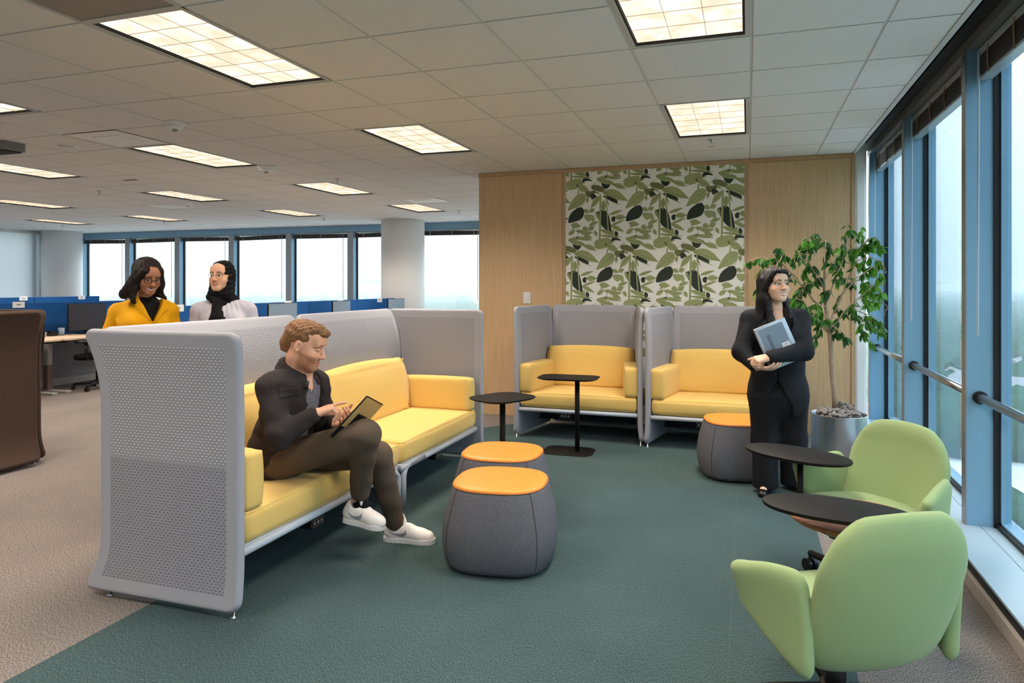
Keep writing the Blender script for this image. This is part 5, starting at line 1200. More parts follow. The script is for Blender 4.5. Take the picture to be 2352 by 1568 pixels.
# shirt collar of the jacket, pocket flap and snaps, laid on the jacket
cp = []; ring = []
for q in range(15):
    a = R(-140 + 280 * q / 14); ring.append(nb + z_ * 0.030 - f_ * (0.004 + 0.072 * math.cos(a)) + r_ * (0.078 * math.sin(a)) + z_ * (0.044 * math.cos(a)))
for q in range(14): cp.append(rc(ring[q], ring[q + 1], 0.0165, 0.0165, 0.012)); cp.append(rc(ring[q] - z_ * 0.022 + (ring[q] - nb) * 0.12, ring[q + 1] - z_ * 0.022 + (ring[q + 1] - nb) * 0.12, 0.014, 0.014, 0.012)); cp.append(rc(ring[q] - z_ * 0.050 + (ring[q] - nb) * 0.20, ring[q + 1] - z_ * 0.050 + (ring[q + 1] - nb) * 0.20, 0.020, 0.020, 0.016))
for e, d in ((ring[0], ring[1]), (ring[14], ring[13])):
    o_ = (e - nb) * nv((1, 1, 0)); o_ /= np.linalg.norm(o_); cp.append(rc(e - z_ * 0.005, e + o_ * 0.030 - z_ * 0.052 + f_ * 0.012, 0.017, 0.007, 0.014)); cp.append(rc(d - z_ * 0.012, e + o_ * 0.034 - z_ * 0.042, 0.017, 0.008, 0.014))
V, F = solid(cp, 0.0042); body_obj('collar', [(relax(V, F, 1), F)], M_charcoal, jk)
from mathutils.bvhtree import BVHTree
def bvh(o): return BVHTree.FromPolygons([v.co for v in o.data.vertices], [tuple(p.vertices) for p in o.data.polygons])
def lay_patch(name, o, corners, d, m, off=0.004, n=6, thick=0.005):
    """four corner points projected along d onto the garment o"""
    bv = bvh(o); cs = [np.array(q) for q in corners]; vv = []; ff = []
    for j in range(n + 1):
        for i in range(n + 1):
            a, b = i / n, j / n; p = (cs[0] * (1 - a) + cs[1] * a) * (1 - b) + (cs[3] * (1 - a) + cs[2] * a) * b; dv = Vector(d).normalized(); h = bv.ray_cast(Vector(p) - dv * 0.3, dv); vv.append((h[0] - dv * off) if h[0] is not None else Vector(p))
    for j in range(n):
        for i in range(n): q = j * (n + 1) + i; ff.append((q, q + 1, q + n + 2, q + n + 1))
    x = mesh_obj(name, vv, ff, m, o, True); md = x.modifiers.new('thick', 'SOLIDIFY'); md.thickness = thick; md.offset = 0; return x
vd = nv((0.0, 0, 0)) + (A(680, 900, 3.7) - A(680, 900, 3.0))
lay_patch('pocket_flap', jk, [A(641, 893, 3.6), A(690, 889, 3.6), A(691, 906, 3.6), A(643, 915, 3.6)], vd, M_charcoal, 0.003)
0 and lay_patch('placket_edge', jk, [A(676, 862, 3.6), A(686, 858, 3.6), A(711, 935, 3.6), A(702, 938, 3.6)], vd, M_charcoal, 0.002, 6, 0.004)
M_snap = mat('dark_snap_button', (70, 70, 72), 0.3, 0.9)
for x, y in ((733, 894), (701, 1035)): lay_patch('snap_button', jk, [A(x - 2.4, y - 2.4, 3.6), A(x + 2.4, y - 2.4, 3.6), A(x + 2.4, y + 2.4, 3.6), A(x - 2.4, y + 2.4, 3.6)], vd, M_steel, 0.004, 2, 0.004)
# trousers
tz = [rc(pel - z_ * 0.01, pel + z_ * 0.07, 0.150, 0.140, 0.05, (f_, 0.82)), rc(hpR - z_ * 0.01, knR, 0.098, 0.078, 0.035), rc(knR, anR + (knR - anR) * 0.10, 0.076, 0.053, 0.025), rc(hpL - z_ * 0.01, knL, 0.094, 0.074, 0.035), rc(knL, anL + (knL - anL) * 0.02, 0.072, 0.054, 0.025)]
cloth('trousers', tz, M_olive, man, 0.0075, 0.0050, 34, 5)
# socks and shoes
sk_ = MB(); sk2 = MB(); sk_.tube([Vector(anR + nv((0.0, 0.0, -0.012))) - man.location * 0, Vector(anR + nv((0.03, 0.0, -0.06)))], [0.041, 0.044], 14); sk2.tube([Vector(anL + nv((-0.005, 0, -0.03))), Vector(anL + nv((0.0, 0, -0.075)))], [0.043, 0.045], 14)
sk_.build('sock', M_black, man, True); sk2.build('sock', M_black, man, True)
shoe_chunks(A(791, 1194, 3.70), A(882, 1216, 3.66), (0.35, 0.0, 1), man, 'trainer')
hl = at(884, 1236, 3.98); tl_ = at(999, 1248, 3.92); hl.z = tl_.z = 0.003
shoe_chunks(hl, tl_, (0, 0, 1), man, 'trainer')
# hair: short sides, longer curly top
HC = hc
def hw_pts(prims_local, s, R_, c): return prims_local
def hair_local(name, prims, m, parent, R_, c, s, h=0.004, disp=None, post=None, smooth=1):
    V, F = solid(prims, h, disp, post); V = relax(V, F, smooth, 0.4); V = (V * s) @ R_.T + np.array(c); return body_obj(name, [(V, F)], m, parent)
hp = [el((0, -0.022, 0.040), (0.0770, 0.0955, 0.080), 0.02), el((0, 0.030, 0.090), (0.056, 0.052, 0.028), 0.02), rc((0, -0.085, -0.02), (0, -0.075, -0.05), 0.040, 0.034, 0.03), el((0, 0.078, 0.084), (0.040, 0.018, 0.018), 0.015)]
def man_hair(D, P, G):
    x, y, z = P[..., 0], P[..., 1], P[..., 2]; face = np.maximum(y - (0.018 + 0.055 * np.clip((z - 0.02) / 0.05, 0, 1) - 0.0 * x), z - (0.070 + 0.0 * y)); cutf = np.maximum(-(y - 0.030 - 0.4 * np.clip(z - 0.045, 0, 0.04)), z - 0.060)
    D = np.maximum(D, -cutf); low = -(z + 0.030 + 0.35 * (y + 0.03)); D = np.maximum(D, np.where(y > -0.05, -(z - 0.004 - 0.0 * y), -(z + 0.062)))
    ear = np.linalg.norm(np.stack([(np.abs(x) - 0.08) * 0.5, y + 0.006, z + 0.006], -1), axis=-1) - 0.030; return np.maximum(D, -ear)
hair_local('hair', hp, M_hair3, man, HR, HC, 1.06, 0.0036, lambda P: 0.0055 * noise3(P, 190, 2) * np.clip((P[:, 2] - 0.0) / 0.06, 0.15, 1) + 0.002 * noise3(P, 420, 3), man_hair)
rel(man)
# tablet in his hands
tb_ = thing('tablet', 'tablet computer in a folding case held by the seated man', 'tablet', tuple(at(800, 955, 3.58)))
n0, n1 = at(758, 1002, 3.47), at(843, 908, 3.50); e1 = (n1 - n0).normalized(); L1 = (n1 - n0).length; e2 = (Vector((0.33, 0.93, 0.10)) - e1 * e1.dot(Vector((0.33, 0.93, 0.10)))).normalized(); e3 = -e1.cross(e2)
MT = Matrix(((e1.x, e2.x, e3.x, n0.x - tb_.location.x), (e1.y, e2.y, e3.y, n0.y - tb_.location.y), (e1.z, e2.z, e3.z, n0.z - tb_.location.z), (0, 0, 0, 1)))
M_back = mat('silver_back_yellow_reflection', (222, 186, 116), 0.4, 0.25)  # reflection of the yellow sofa painted into the silver back
MB().rbox(0, L1, 0, 0.18, -0.004, 0.004, 0.0035, 2, 0, MT).build('tablet_body', M_back if False else M_blackplastic, tb_, True)
MB().rbox(0.075, L1 - 0.006, 0.006, 0.174, 0.004, 0.0052, 0.0005, 1, 0, MT).build('back_plate', M_back, tb_)
MB().rbox(0.008, L1 - 0.008, 0.008, 0.172, -0.0052, -0.004, 0.0005, 1, 0, MT).build('screen', mat('tablet_screen_glass', (70, 78, 88), 0.08, spec=0.6), tb_)
MB().rbox(0.07, 0.17, 0.045, 0.13, 0.0055, 0.0125, 0.003, 2, 0, MT).build('kickstand', M_blackplastic, tb_, True)
MB().tube([MT @ Vector((0.09 + 0.035 * math.cos(a), 0.088 + 0.03 * math.sin(a), 0.016)) for a in [2 * PI * q / 20 for q in range(21)]], 0.004, 6).build('hand_strap', M_steel, tb_, True)
# ------------------------------------------------------------------ standing woman in the black suit, laptop in her arms
SK2 = (232, 186, 156)
wc = at(1790, 1130, 4.93); w1 = persona('standing woman in a black trouser suit holding a silver laptop', (wc.x, wc.y, 0))
hc = A(1779, 655, 4.92); nb = A(1781, 712, 4.95)
V, F, c, HR = make_head(hc, (math.cos(R(-56)), math.sin(R(-56)), 0.06), (0.02, 0.0, 1), 1.03, SK2, (52, 36, 30), (196, 92, 88), smile=1.0, fem=True, neck_to=nb, teeth=True, gaze=(-0.0035, 0.001), chub=0.006)
chunks = [(V, F, c)]
bf = nv((math.cos(R(-84)), math.sin(R(-84)), 0)); br = nv((bf[1], -bf[0], 0))      # body forward, body right (image left)
def Wd(x, y, dw=0.0): return A(x, y, 4.93 + dw)
sR, sL = Wd(1724, 733, 0.02), Wd(1837, 731, 0.03); eR, eL = Wd(1704, 808, -0.07), Wd(1846, 806, -0.18); wR, wL = Wd(1733, 842, -0.20), Wd(1764, 821, -0.27)
pelv = Wd(1787, 905); wais = Wd(1786, 825); chst = Wd(1783, 765)
hp = hand_prims(wR + nv((0, 0, 0.0)), Wd(1775, 848, -0.27) - wR, nv((0.1, 0.25, 1.0)), 1, [(0.25, 0.35, 0.3), (0.3, 0.35, 0.3), (0.3, 0.4, 0.3), (0.35, 0.4, 0.3)], (0.55, 0.2, 0.9), 0.95, arm=wR - eR); chunks.append(hand_chunk(hp, SK2))
hp = hand_prims(wL, Wd(1738, 826, -0.27) - wL, nv((0.0, 0.5, -0.85)), 1, [(0.95, 1.0, 0.6), (1.0, 1.0, 0.6), (1.0, 1.1, 0.6), (1.05, 1.1, 0.6)], (0.95, 0.25, 0.1), 0.92, arm=wL - eL); chunks.append(hand_chunk(hp, SK2))
aR, aL = Wd(1758, 1110, -0.03), Wd(1822, 1112, 0.04); kR, kL = Wd(1757, 1010), Wd(1822, 1010, 0.01); hR, hL = Wd(1757, 915), Wd(1820, 915)
fR = nv((math.cos(R(-100)), math.sin(R(-100)), 0)); fL = nv((math.cos(R(-62)), math.sin(R(-62)), 0))
an1, an2 = nv((aR[0], aR[1], 0.06)), nv((aL[0], aL[1], 0.06))
hid = [rc(pelv, chst, 0.12, 0.12, 0.05, (bf, 0.7)), rc(chst, nb, 0.09, 0.045), rc(hR, kR, 0.07, 0.05), rc(kR, an1, 0.045, 0.032), rc(hL, kL, 0.07, 0.05), rc(kL, an2, 0.045, 0.032), rc(sR, eR, 0.03, 0.03), rc(eR, wR, 0.03, 0.022), rc(sL, eL, 0.03, 0.03), rc(eL, wL, 0.03, 0.022), rc(sR, sL, 0.035, 0.035),
       rc(an1 - z_ * 0.01, an1 + fR * 0.10 - z_ * 0.028, 0.034, 0.024), rc(an2 - z_ * 0.01, an2 + fL * 0.10 - z_ * 0.028, 0.034, 0.024), rc(chst + bf * 0.03 + z_ * 0.05, nb - z_ * 0.015 + bf * 0.005, 0.088, 0.060, 0.03, (bf, 0.75))]
V, F = solid(hid, 0.008); chunks.append((V, F)); body_obj('body', chunks, M_skin, w1, np.array(lin(SK2)[:3]))
bl_ = [rc(pelv, chst, 0.150, 0.150, 0.06, (bf, 0.72)), rc(chst, nb - z_ * 0.055, 0.150, 0.095, 0.05, (bf, 0.70))]
def vneck(D, P, G):
    q = P - nb; v = np.maximum(np.abs(q @ br) - np.clip((q[..., 2] + 0.135) * 0.62, 0, 0.09), -(q @ bf)); return np.maximum(D, -v)
cloth('top', bl_, M_black, w1, 0.007, post=vneck)
jt = [rc(wais, chst, 0.165, 0.172, 0.07, (bf, 0.76)), rc(chst, nb - z_ * 0.055, 0.165, 0.09, 0.06, (bf, 0.78)), rc(sR, sL, 0.056, 0.056, 0.05), rc(nb - z_ * 0.045, sR, 0.06, 0.056, 0.04), rc(nb - z_ * 0.045, sL, 0.06, 0.056, 0.04), rc(wais, pelv + z_ * 0.02, 0.165, 0.197, 0.06, (bf, 0.74)), rc(pelv + z_ * 0.02, pelv - z_ * 0.0, 0.198, 0.205, 0.03, (bf, 0.74)),
      el(chst + br * 0.07 + bf * 0.09 - z_ * 0.02, (0.075, 0.06, 0.07), 0.05), el(chst - br * 0.07 + bf * 0.09 - z_ * 0.02, (0.075, 0.06, 0.07), 0.05)]
ja = [rc(sR, eR, 0.066, 0.062, 0.03), rc(eR, eR + (wR - eR) * 0.92, 0.061, 0.040, 0.03), rc(sL, eL, 0.068, 0.064, 0.03), rc(eL, eL + (wL - eL) * 0.93, 0.064, 0.042, 0.03)]
def suit_post(D, P, G):
    Dt = field(G, jt); Da = field(G, ja); q = P - wais; fx = q @ bf; rx = q @ br; zz = q[..., 2]
    v = np.maximum(np.abs(rx) - np.clip((zz - 0.0) * 0.34, 0, 0.085), -fx); hem = np.maximum(np.abs(rx - 0.02) - np.clip((-zz - 0.13) * 0.55, 0, 0.1), -fx); Dt2 = np.maximum(np.maximum(Dt, -v), -hem)
    k = 0.03; h = np.clip(0.5 + 0.5 * (Dt2 - Da) / k, 0, 1); return Dt2 * (1 - h) + Da * h - k * h * (1 - h)
sj = cloth('suit_jacket', jt + ja, M_suit, w1, 0.0075, 0.004, 36, 3, suit_post)
tz = [rc(pelv, pelv + z_ * 0.06, 0.186, 0.165, 0.05, (bf, 0.75)), rc(hR, kR, 0.108, 0.088, 0.05), rc(kR, nv((aR[0], aR[1], 0.055)), 0.088, 0.086, 0.04), rc(hL, kL, 0.108, 0.088, 0.05), rc(kL, nv((aL[0], aL[1], 0.055)), 0.088, 0.086, 0.04)]
def cut_floor(zc): return lambda D, P, G: np.maximum(D, zc - P[..., 2])
cloth('trousers', tz, M_suit2, w1, 0.0085, 0.004, 30, 7, cut_floor(0.035), 1, (1, 1, 0.4))
for an, ff in ((an1, fR), (an2, fL)):
    pr = [rc(an + ff * 0.02 - z_ * 0.035, an + ff * 0.135 - z_ * 0.040, 0.036, 0.029, 0.02), rc(an - ff * 0.04 - z_ * 0.03, an + ff * 0.03 - z_ * 0.035, 0.034, 0.036, 0.02), rc(an + ff * 0.035 + z_ * 0.012, an + ff * 0.075 + z_ * 0.0, 0.026, 0.026, 0.008, sub=True)]
    cloth('flat_shoe', pr, mat('black_patent_leather', (14, 14, 15), 0.25, spec=0.6), w1, 0.0045, post=cut_floor(0.002))
def long_hair(name, m, parent, R_, c, s, strands, seed, extra=(), cut_face=0.0, zs=0.78):
    pr = [el((0, -0.022, 0.040), (0.086, 0.100, 0.086), 0.02)] + list(extra)
    for a in strands: pr.append(rc(*a))
    def post(D, P, G):
        x, y, z = P[..., 0], P[..., 1], P[..., 2]; rr = np.sqrt((x * 1.0) ** 2 + ((z + 0.036) * zs) ** 2); f = np.maximum(rr - (0.064 + cut_face), -(y - 0.012)); return np.maximum(D, -f)
    def dsp(P):
        th = np.arctan2(P[:, 0], P[:, 1] + 0.02); return 0.0028 * np.sin(th * 46 + 8 * np.sin(P[:, 2] * 22 + seed)) + 0.0030 * noise3(P * np.array([1, 1, 0.25]), 120, seed)
    return hair_local(name, pr, m, parent, R_, c, s, 0.0042, dsp, post)
# head-local: +x is her right = picture left
st = [((0.070, -0.01, 0.03), (0.080, -0.01, -0.10), 0.030, 0.036, 0.03), ((0.080, -0.01, -0.10), (0.098, -0.035, -0.24), 0.036, 0.042, 0.03), ((0.098, -0.035, -0.24), (0.110, -0.02, -0.36), 0.042, 0.020, 0.03), ((-0.068, -0.015, 0.03), (-0.074, -0.015, -0.10), 0.028, 0.030, 0.03), ((-0.074, -0.015, -0.10), (-0.070, 0.035, -0.22), 0.030, 0.036, 0.03), ((-0.070, 0.035, -0.22), (-0.075, 0.075, -0.33), 0.036, 0.016, 0.03),
      ((0.108, -0.02, -0.34), (0.130, 0.02, -0.47), 0.028, 0.010, 0.03), ((0.085, 0.06, -0.34), (0.100, 0.09, -0.45), 0.018, 0.008, 0.02), ((0, -0.075, 0.02), (0, -0.095, -0.20), 0.070, 0.075, 0.04), ((0.075, 0.02, -0.08), (0.070, 0.055, -0.26), 0.020, 0.024, 0.02), ((0.070, 0.055, -0.26), (0.085, 0.075, -0.37), 0.024, 0.012, 0.02), ((0.055, 0.055, 0.062), (0.078, 0.010, -0.02), 0.020, 0.020, 0.02), ((-0.045, 0.055, 0.070), (-0.076, 0.010, -0.02), 0.018, 0.018, 0.02)]
long_hair('hair', M_hair1, w1, HR, hc, 1.03, st, 3, extra=(el((0, 0.056, 0.088), (0.060, 0.036, 0.022), 0.02),), zs=0.70)
nk = MB(); T_ = lambda p: Vector(nv(p)); ctr = nb + bf * 0.05
nk.tube([T_(nb + br * (0.055 * math.cos(a)) + bf * (0.045 + 0.035 * math.sin(a)) - z_ * (0.02 + 0.045 * math.sin(a))) for a in [PI * q / 16 for q in range(17)]], 0.0012, 5); o = nk.build('necklace', M_gold, w1)
rel(w1)
lp = thing('laptop', 'silver laptop held against the chest of the woman in black', 'laptop', tuple(Wd(1775, 770, -0.22)))
n0, nx_, ny_ = at(1731, 757, 4.755), at(1802, 728, 4.765), at(1750, 824, 4.735); e1 = (nx_ - n0).normalized(); e2 = (ny_ - n0); e2 = (e2 - e1 * e2.dot(e1)).normalized(); e3 = e1.cross(e2)
if e3.y > 0: e3 = -e3
MT = Matrix(((e1.x, e2.x, e3.x, n0.x - lp.location.x), (e1.y, e2.y, e3.y, n0.y - lp.location.y), (e1.z, e2.z, e3.z, n0.z - lp.location.z), (0, 0, 0, 1)))
M_alu = mat('silver_aluminium', (176, 184, 192), 0.35, 0.55); LW = (nx_ - n0).length; LH = 0.30
MB().rbox(0, LW, 0, LH, -0.010, 0.0, 0.004, 2, 0, MT).build('base_shell', M_alu, lp, True)
MB().rbox(0, LW, 0, LH, -0.0185, -0.0115, 0.003, 2, 0, MT).build('lid', M_alu, lp, True)
MB().rbox(0.022, LW - 0.03, 0.018, LH - 0.02, 0.0, 0.0018, 0.0008, 1, 0, MT).build('underside_panel', mat('grey_underside', (122, 134, 146), 0.45, 0.3), lp)
MB().rbox(LW * 0.40 - 0.03, LW * 0.40 - 0.006, 0.07, 0.20, 0.0018, 0.0024, 0.0002, 1, 0, MT).build('vent_strip', mat('grey_vent', (96, 106, 118), 0.6), lp)
MB().rbox(LW * 0.60, LW * 0.60 + 0.055, 0.155, 0.215, 0.0018, 0.0024, 0.0002, 1, 0, MT).build('sticker', M_whitegloss, lp)
k = MB()
for q in range(4): k.box(LW * 0.60 + 0.008, LW * 0.60 + (0.04 if q % 2 else 0.047), 0.165 + 0.012 * q, 0.169 + 0.012 * q, 0.0024, 0.0026, 0, MT)
tag(k.build('sticker_print', mat('grey_print', (150, 154, 160), 0.6), lp), kind='stuff')
k = MB(); k.box(0.01, LW - 0.01, -0.0006, 0.0, -0.0085, -0.002, 0, MT); k.build('edge_band', mat('cream_edge_band', (244, 232, 214), 0.4), lp)
# ------------------------------------------------------------------ woman in the yellow blazer, behind the sofa
SK3 = (182, 124, 94)
wc = at(325, 1110, 5.0); w2 = persona('woman with glasses in a mustard yellow blazer looking down', (wc.x, wc.y, 0))
hc = A(340, 634, 4.95); nb = A(332, 692, 5.02)
hd_ = Vector((-hc[0], -hc[1], 0)).normalized(); hd_ = Matrix.Rotation(R(22), 3, 'Z') @ hd_
V, F, c, HR = make_head(hc, (hd_.x, hd_.y, -0.42), (hd_.x * 0.35 + 0.05, hd_.y * 0.35, 1), 1.0, SK3, (40, 28, 26), (150, 74, 70), smile=1.0, fem=True, neck_to=nb, teeth=True, lid=0.35, chub=0.002)
chunks = [(V, F, c)]
cd = Vector((-wc.x, -wc.y, 0)).normalized(); cd = Matrix.Rotation(R(10), 3, 'Z') @ cd; bf = nv((cd.x, cd.y, 0)); br = nv((bf[1], -bf[0], 0))
def Wd(x, y, dw=0.0): return A(x, y, 5.0 + dw)
sR, sL = Wd(272, 717, -0.0), Wd(388, 715, 0.06); eR, eL = Wd(250, 780, -0.02), Wd(402, 782, 0.08); wR, wL = Wd(243, 828, -0.06), Wd(385, 850, 0.0)
chst, wais, pelv = Wd(330, 735, 0.03), Wd(330, 790, 0.03), Wd(328, 860, 0.03)
hp = hand_prims(wR, nv((0.1, -0.1, -1)), nv((0.6, 0.6, 0.1)), -1, [(0.2, 0.3, 0.2)] * 4, (0.8, 0.4, 0.4), 0.95); chunks.append(hand_chunk(hp, SK3, 0.004))
hp = hand_prims(wL, nv((0, 0, -1)), nv((-0.6, -0.3, 0)), 1, [(0.2, 0.3, 0.2)] * 4, (0.8, 0.4, 0.4), 0.95); chunks.append(hand_chunk(hp, SK3, 0.004))
gz = lambda p, z: nv((p[0], p[1], z))
hR, hL = pelv + br * 0.085, pelv - br * 0.085; kR, kL = gz(hR, 0.47), gz(hL, 0.47); aR, aL = gz(hR, 0.08), gz(hL, 0.08)
hid = [rc(pelv, chst, 0.12, 0.12, 0.05, (bf, 0.7)), rc(chst, nb, 0.09, 0.045), rc(hR, kR, 0.07, 0.05), rc(kR, aR, 0.045, 0.034), rc(hL, kL, 0.07, 0.05), rc(kL, aL, 0.045, 0.034), rc(sR, eR, 0.03, 0.03), rc(eR, wR, 0.03, 0.022), rc(sL, eL, 0.03, 0.03), rc(eL, wL, 0.03, 0.022), rc(sR, sL, 0.035, 0.035)]
V, F = solid(hid, 0.009); chunks.append((V, F)); body_obj('body', chunks, M_skin, w2, np.array(lin(SK3)[:3]))
cloth('shirt', [rc(pelv, chst, 0.150, 0.150, 0.06, (bf, 0.72)), rc(chst, nb - z_ * 0.03, 0.150, 0.09, 0.05, (bf, 0.78)), rc(nb - z_ * 0.05, nb + z_ * 0.02, 0.064, 0.060, 0.03), rc(nb - z_ * 0.02 + bf * 0.03, chst + bf * 0.10, 0.035, 0.04, 0.03)], M_black, w2, 0.008, 0.004, 60, 2)
def blazer(jt, ja, wais, bf, br, k_open, lap):
    def post(D, P, G):
        Dt = field(G, jt); Da = field(G, ja); q = P - wais; fx = q @ bf; rx = q @ br; zz = q[..., 2]; e = np.clip(zz * k_open, 0, 0.075)
        v = np.maximum(np.abs(rx) - e, -fx); Dt2 = np.maximum(Dt, -v)
        L = np.maximum(np.maximum(Dt - 0.008, np.maximum(e - np.abs(rx), np.abs(rx) - e - 0.052 * np.clip(zz / 0.10, 0, 1))), np.maximum(-fx, 0.01 - zz)); Dt2 = np.minimum(Dt2, L)
        k = 0.014; h = np.clip(0.5 + 0.5 * (Dt2 - Da) / k, 0, 1); return Dt2 * (1 - h) + Da * h - k * h * (1 - h)
    return post
jt = [rc(wais, chst, 0.148, 0.160, 0.06, (bf, 0.84)), rc(chst, nb - z_ * 0.05, 0.160, 0.095, 0.06, (bf, 0.80)), rc(sR, sL, 0.058, 0.058, 0.05), rc(nb - z_ * 0.04, sR, 0.06, 0.058, 0.04), rc(nb - z_ * 0.04, sL, 0.06, 0.058, 0.04), rc(wais, pelv - z_ * 0.04, 0.150, 0.190, 0.05, (bf, 0.78)), el(chst + br * 0.08 + bf * 0.10 - z_ * 0.03, (0.08, 0.06, 0.075), 0.05), el(chst - br * 0.08 + bf * 0.10 - z_ * 0.03, (0.08, 0.06, 0.075), 0.05)]
ja = [rc(sR, eR, 0.062, 0.058, 0.015), rc(eR, eR + (wR - eR) * 0.93, 0.057, 0.046, 0.015), rc(sL, eL, 0.062, 0.058, 0.015), rc(eL, eL + (wL - eL) * 0.93, 0.057, 0.046, 0.015)]
bz = cloth('blazer', jt + ja, M_blazer, w2, 0.007, 0.004, 36, 6, blazer(jt, ja, wais + z_ * 0.155 - br * 0.035, bf, br, 0.46, 1))
cloth('trousers', [rc(hR, kR, 0.10, 0.08, 0.05), rc(kR, gz(aR, 0.04), 0.08, 0.075, 0.04), rc(hL, kL, 0.10, 0.08, 0.05), rc(kL, gz(aL, 0.04), 0.08, 0.075, 0.04), rc(pelv - br * 0.02, pelv + br * 0.02, 0.15, 0.15, 0.05, (bf, 0.8))], M_suit2, w2, 0.01, post=cut_floor(0.02))
cloth('flat_shoe', [rc(gz(aR, 0.035) - bf * 0.04, gz(aR, 0.03) + bf * 0.14, 0.036, 0.03, 0.02)], M_black, w2, 0.006, post=cut_floor(0.002)); cloth('flat_shoe', [rc(gz(aL, 0.035) - bf * 0.04, gz(aL, 0.03) + bf * 0.14, 0.036, 0.03, 0.02)], M_black, w2, 0.006, post=cut_floor(0.002))
st = [((0.070, 0.0, 0.03), (0.088, 0.005, -0.07), 0.032, 0.040, 0.03), ((0.088, 0.005, -0.07), (0.125, -0.02, -0.15), 0.040, 0.030, 0.03), ((0.100, 0.02, -0.11), (0.085, 0.06, -0.17), 0.028, 0.014, 0.03), ((-0.068, 0.0, 0.03), (-0.082, 0.0, -0.06), 0.028, 0.034, 0.03), ((-0.082, 0.0, -0.06), (-0.100, -0.01, -0.13), 0.034, 0.026, 0.03), ((-0.10, -0.01, -0.13), (-0.145, 0.02, -0.165), 0.024, 0.010, 0.02),
      ((0, -0.07, 0.02), (0, -0.10, -0.12), 0.075, 0.065, 0.04), ((0.052, 0.066, 0.068), (0.080, 0.030, -0.01), 0.022, 0.024, 0.02), ((-0.045, 0.060, 0.070), (-0.076, 0.020, -0.01), 0.018, 0.020, 0.02), ((0.10, -0.02, -0.10), (0.14, -0.03, -0.125), 0.022, 0.008, 0.02)]
long_hair('hair', M_hair2, w2, HR, hc, 1.02, st, 8, cut_face=-0.003)
glasses(w2, HR, hc, 1.0, mat('tortoise_frame', (40, 26, 22), 0.3), 0.023, 0.018, 0.0021)
bt = MB(); p_ = wais + z_ * 0.150 - br * 0.035 + bf * 0.165; bt.tube([Vector(p_), Vector(p_ + bf * 0.012)], 0.012, 12); bt.build('button', mat('mustard_button', (206, 140, 10), 0.4), w2)
rel(w2)
# ------------------------------------------------------------------ woman in a headscarf and pale grey blouse
SK4 = (232, 180, 146)
wc = at(510, 1110, 5.2); w3 = persona('woman in a black headscarf and pale grey blouse with gold glasses', (wc.x, wc.y, 0))
hc = A(509, 634, 5.2); nb = A(514, 690, 5.25)
hd_ = Vector((-hc[0], -hc[1], 0)).normalized(); hd_ = Matrix.Rotation(R(-30), 3, 'Z') @ hd_
V, F, c, HR = make_head(hc, (hd_.x, hd_.y, 0.0), (0, 0, 1), 0.98, SK4, (62, 42, 34), (186, 110, 100), smile=0.5, fem=True, neck_to=nb, gaze=(0.002, 0.0), chub=0.002, ears=False)
chunks = [(V, F, c)]
cd = Vector((-wc.x, -wc.y, 0)).normalized(); cd = Matrix.Rotation(R(-6), 3, 'Z') @ cd; bf = nv((cd.x, cd.y, 0)); br = nv((bf[1], -bf[0], 0))
def Wd(x, y, dw=0.0): return A(x, y, 5.2 + dw)
sR, sL = Wd(459, 714), Wd(569, 712, 0.06); eR, eL = Wd(446, 780), Wd(589, 780, 0.06); wR, wL = Wd(455, 850, -0.08), Wd(578, 850, 0.0)
chst, wais, pelv = Wd(516, 735, 0.03), Wd(516, 795, 0.03), Wd(516, 865, 0.03)
for wq, s_ in ((wR, -1), (wL, 1)): chunks.append(hand_chunk(hand_prims(wq, nv((0, -0.1, -1)), nv((-0.6 * s_, 0.3, 0)), s_, [(0.2, 0.3, 0.2)] * 4, (0.8, 0.4, 0.4), 0.95), SK4, 0.004))
hR, hL = pelv + br * 0.085, pelv - br * 0.085; kR, kL = gz(hR, 0.47), gz(hL, 0.47); aR, aL = gz(hR, 0.08), gz(hL, 0.08)
hid = [rc(pelv, chst, 0.12, 0.12, 0.05, (bf, 0.7)), rc(chst, nb, 0.09, 0.045), rc(hR, kR, 0.07, 0.05), rc(kR, aR, 0.045, 0.034), rc(hL, kL, 0.07, 0.05), rc(kL, aL, 0.045, 0.034), rc(sR, eR, 0.03, 0.03), rc(eR, wR, 0.03, 0.022), rc(sL, eL, 0.03, 0.03), rc(eL, wL, 0.03, 0.022), rc(sR, sL, 0.035, 0.035)]
V, F = solid(hid, 0.009); chunks.append((V, F)); body_obj('body', chunks, M_skin, w3, np.array(lin(SK4)[:3]))
jt = [rc(wais, chst, 0.140, 0.152, 0.06, (bf, 0.86)), rc(chst, nb - z_ * 0.02, 0.152, 0.085, 0.06, (bf, 0.80)), rc(sR, sL, 0.055, 0.055, 0.05), rc(nb - z_ * 0.035, sR, 0.06, 0.056, 0.04), rc(nb - z_ * 0.035, sL, 0.06, 0.056, 0.04), rc(wais, pelv, 0.142, 0.18, 0.06, (bf, 0.80)), el(chst + br * 0.08 + bf * 0.10 - z_ * 0.03, (0.082, 0.065, 0.08), 0.05), el(chst - br * 0.08 + bf * 0.10 - z_ * 0.03, (0.082, 0.065, 0.08), 0.05),
      rc(sR, eR, 0.060, 0.060, 0.014), rc(eR, wR, 0.059, 0.042, 0.014), rc(sL, eL, 0.060, 0.060, 0.014), rc(eL, wL, 0.059, 0.042, 0.014)]
def pleats(P):
    q = P - nb; a = np.arctan2(q @ br, q @ bf + 0.05); d = np.linalg.norm(q, axis=1); return 0.0035 * np.sin(a * 34) * np.exp(-((d - 0.13) / 0.07) ** 2) + 0.003 * noise3(P, 30, 5)
V, F = solid(jt, 0.007, pleats); body_obj('blouse', [(relax(V, F, 1), F)], M_blouse, w3)
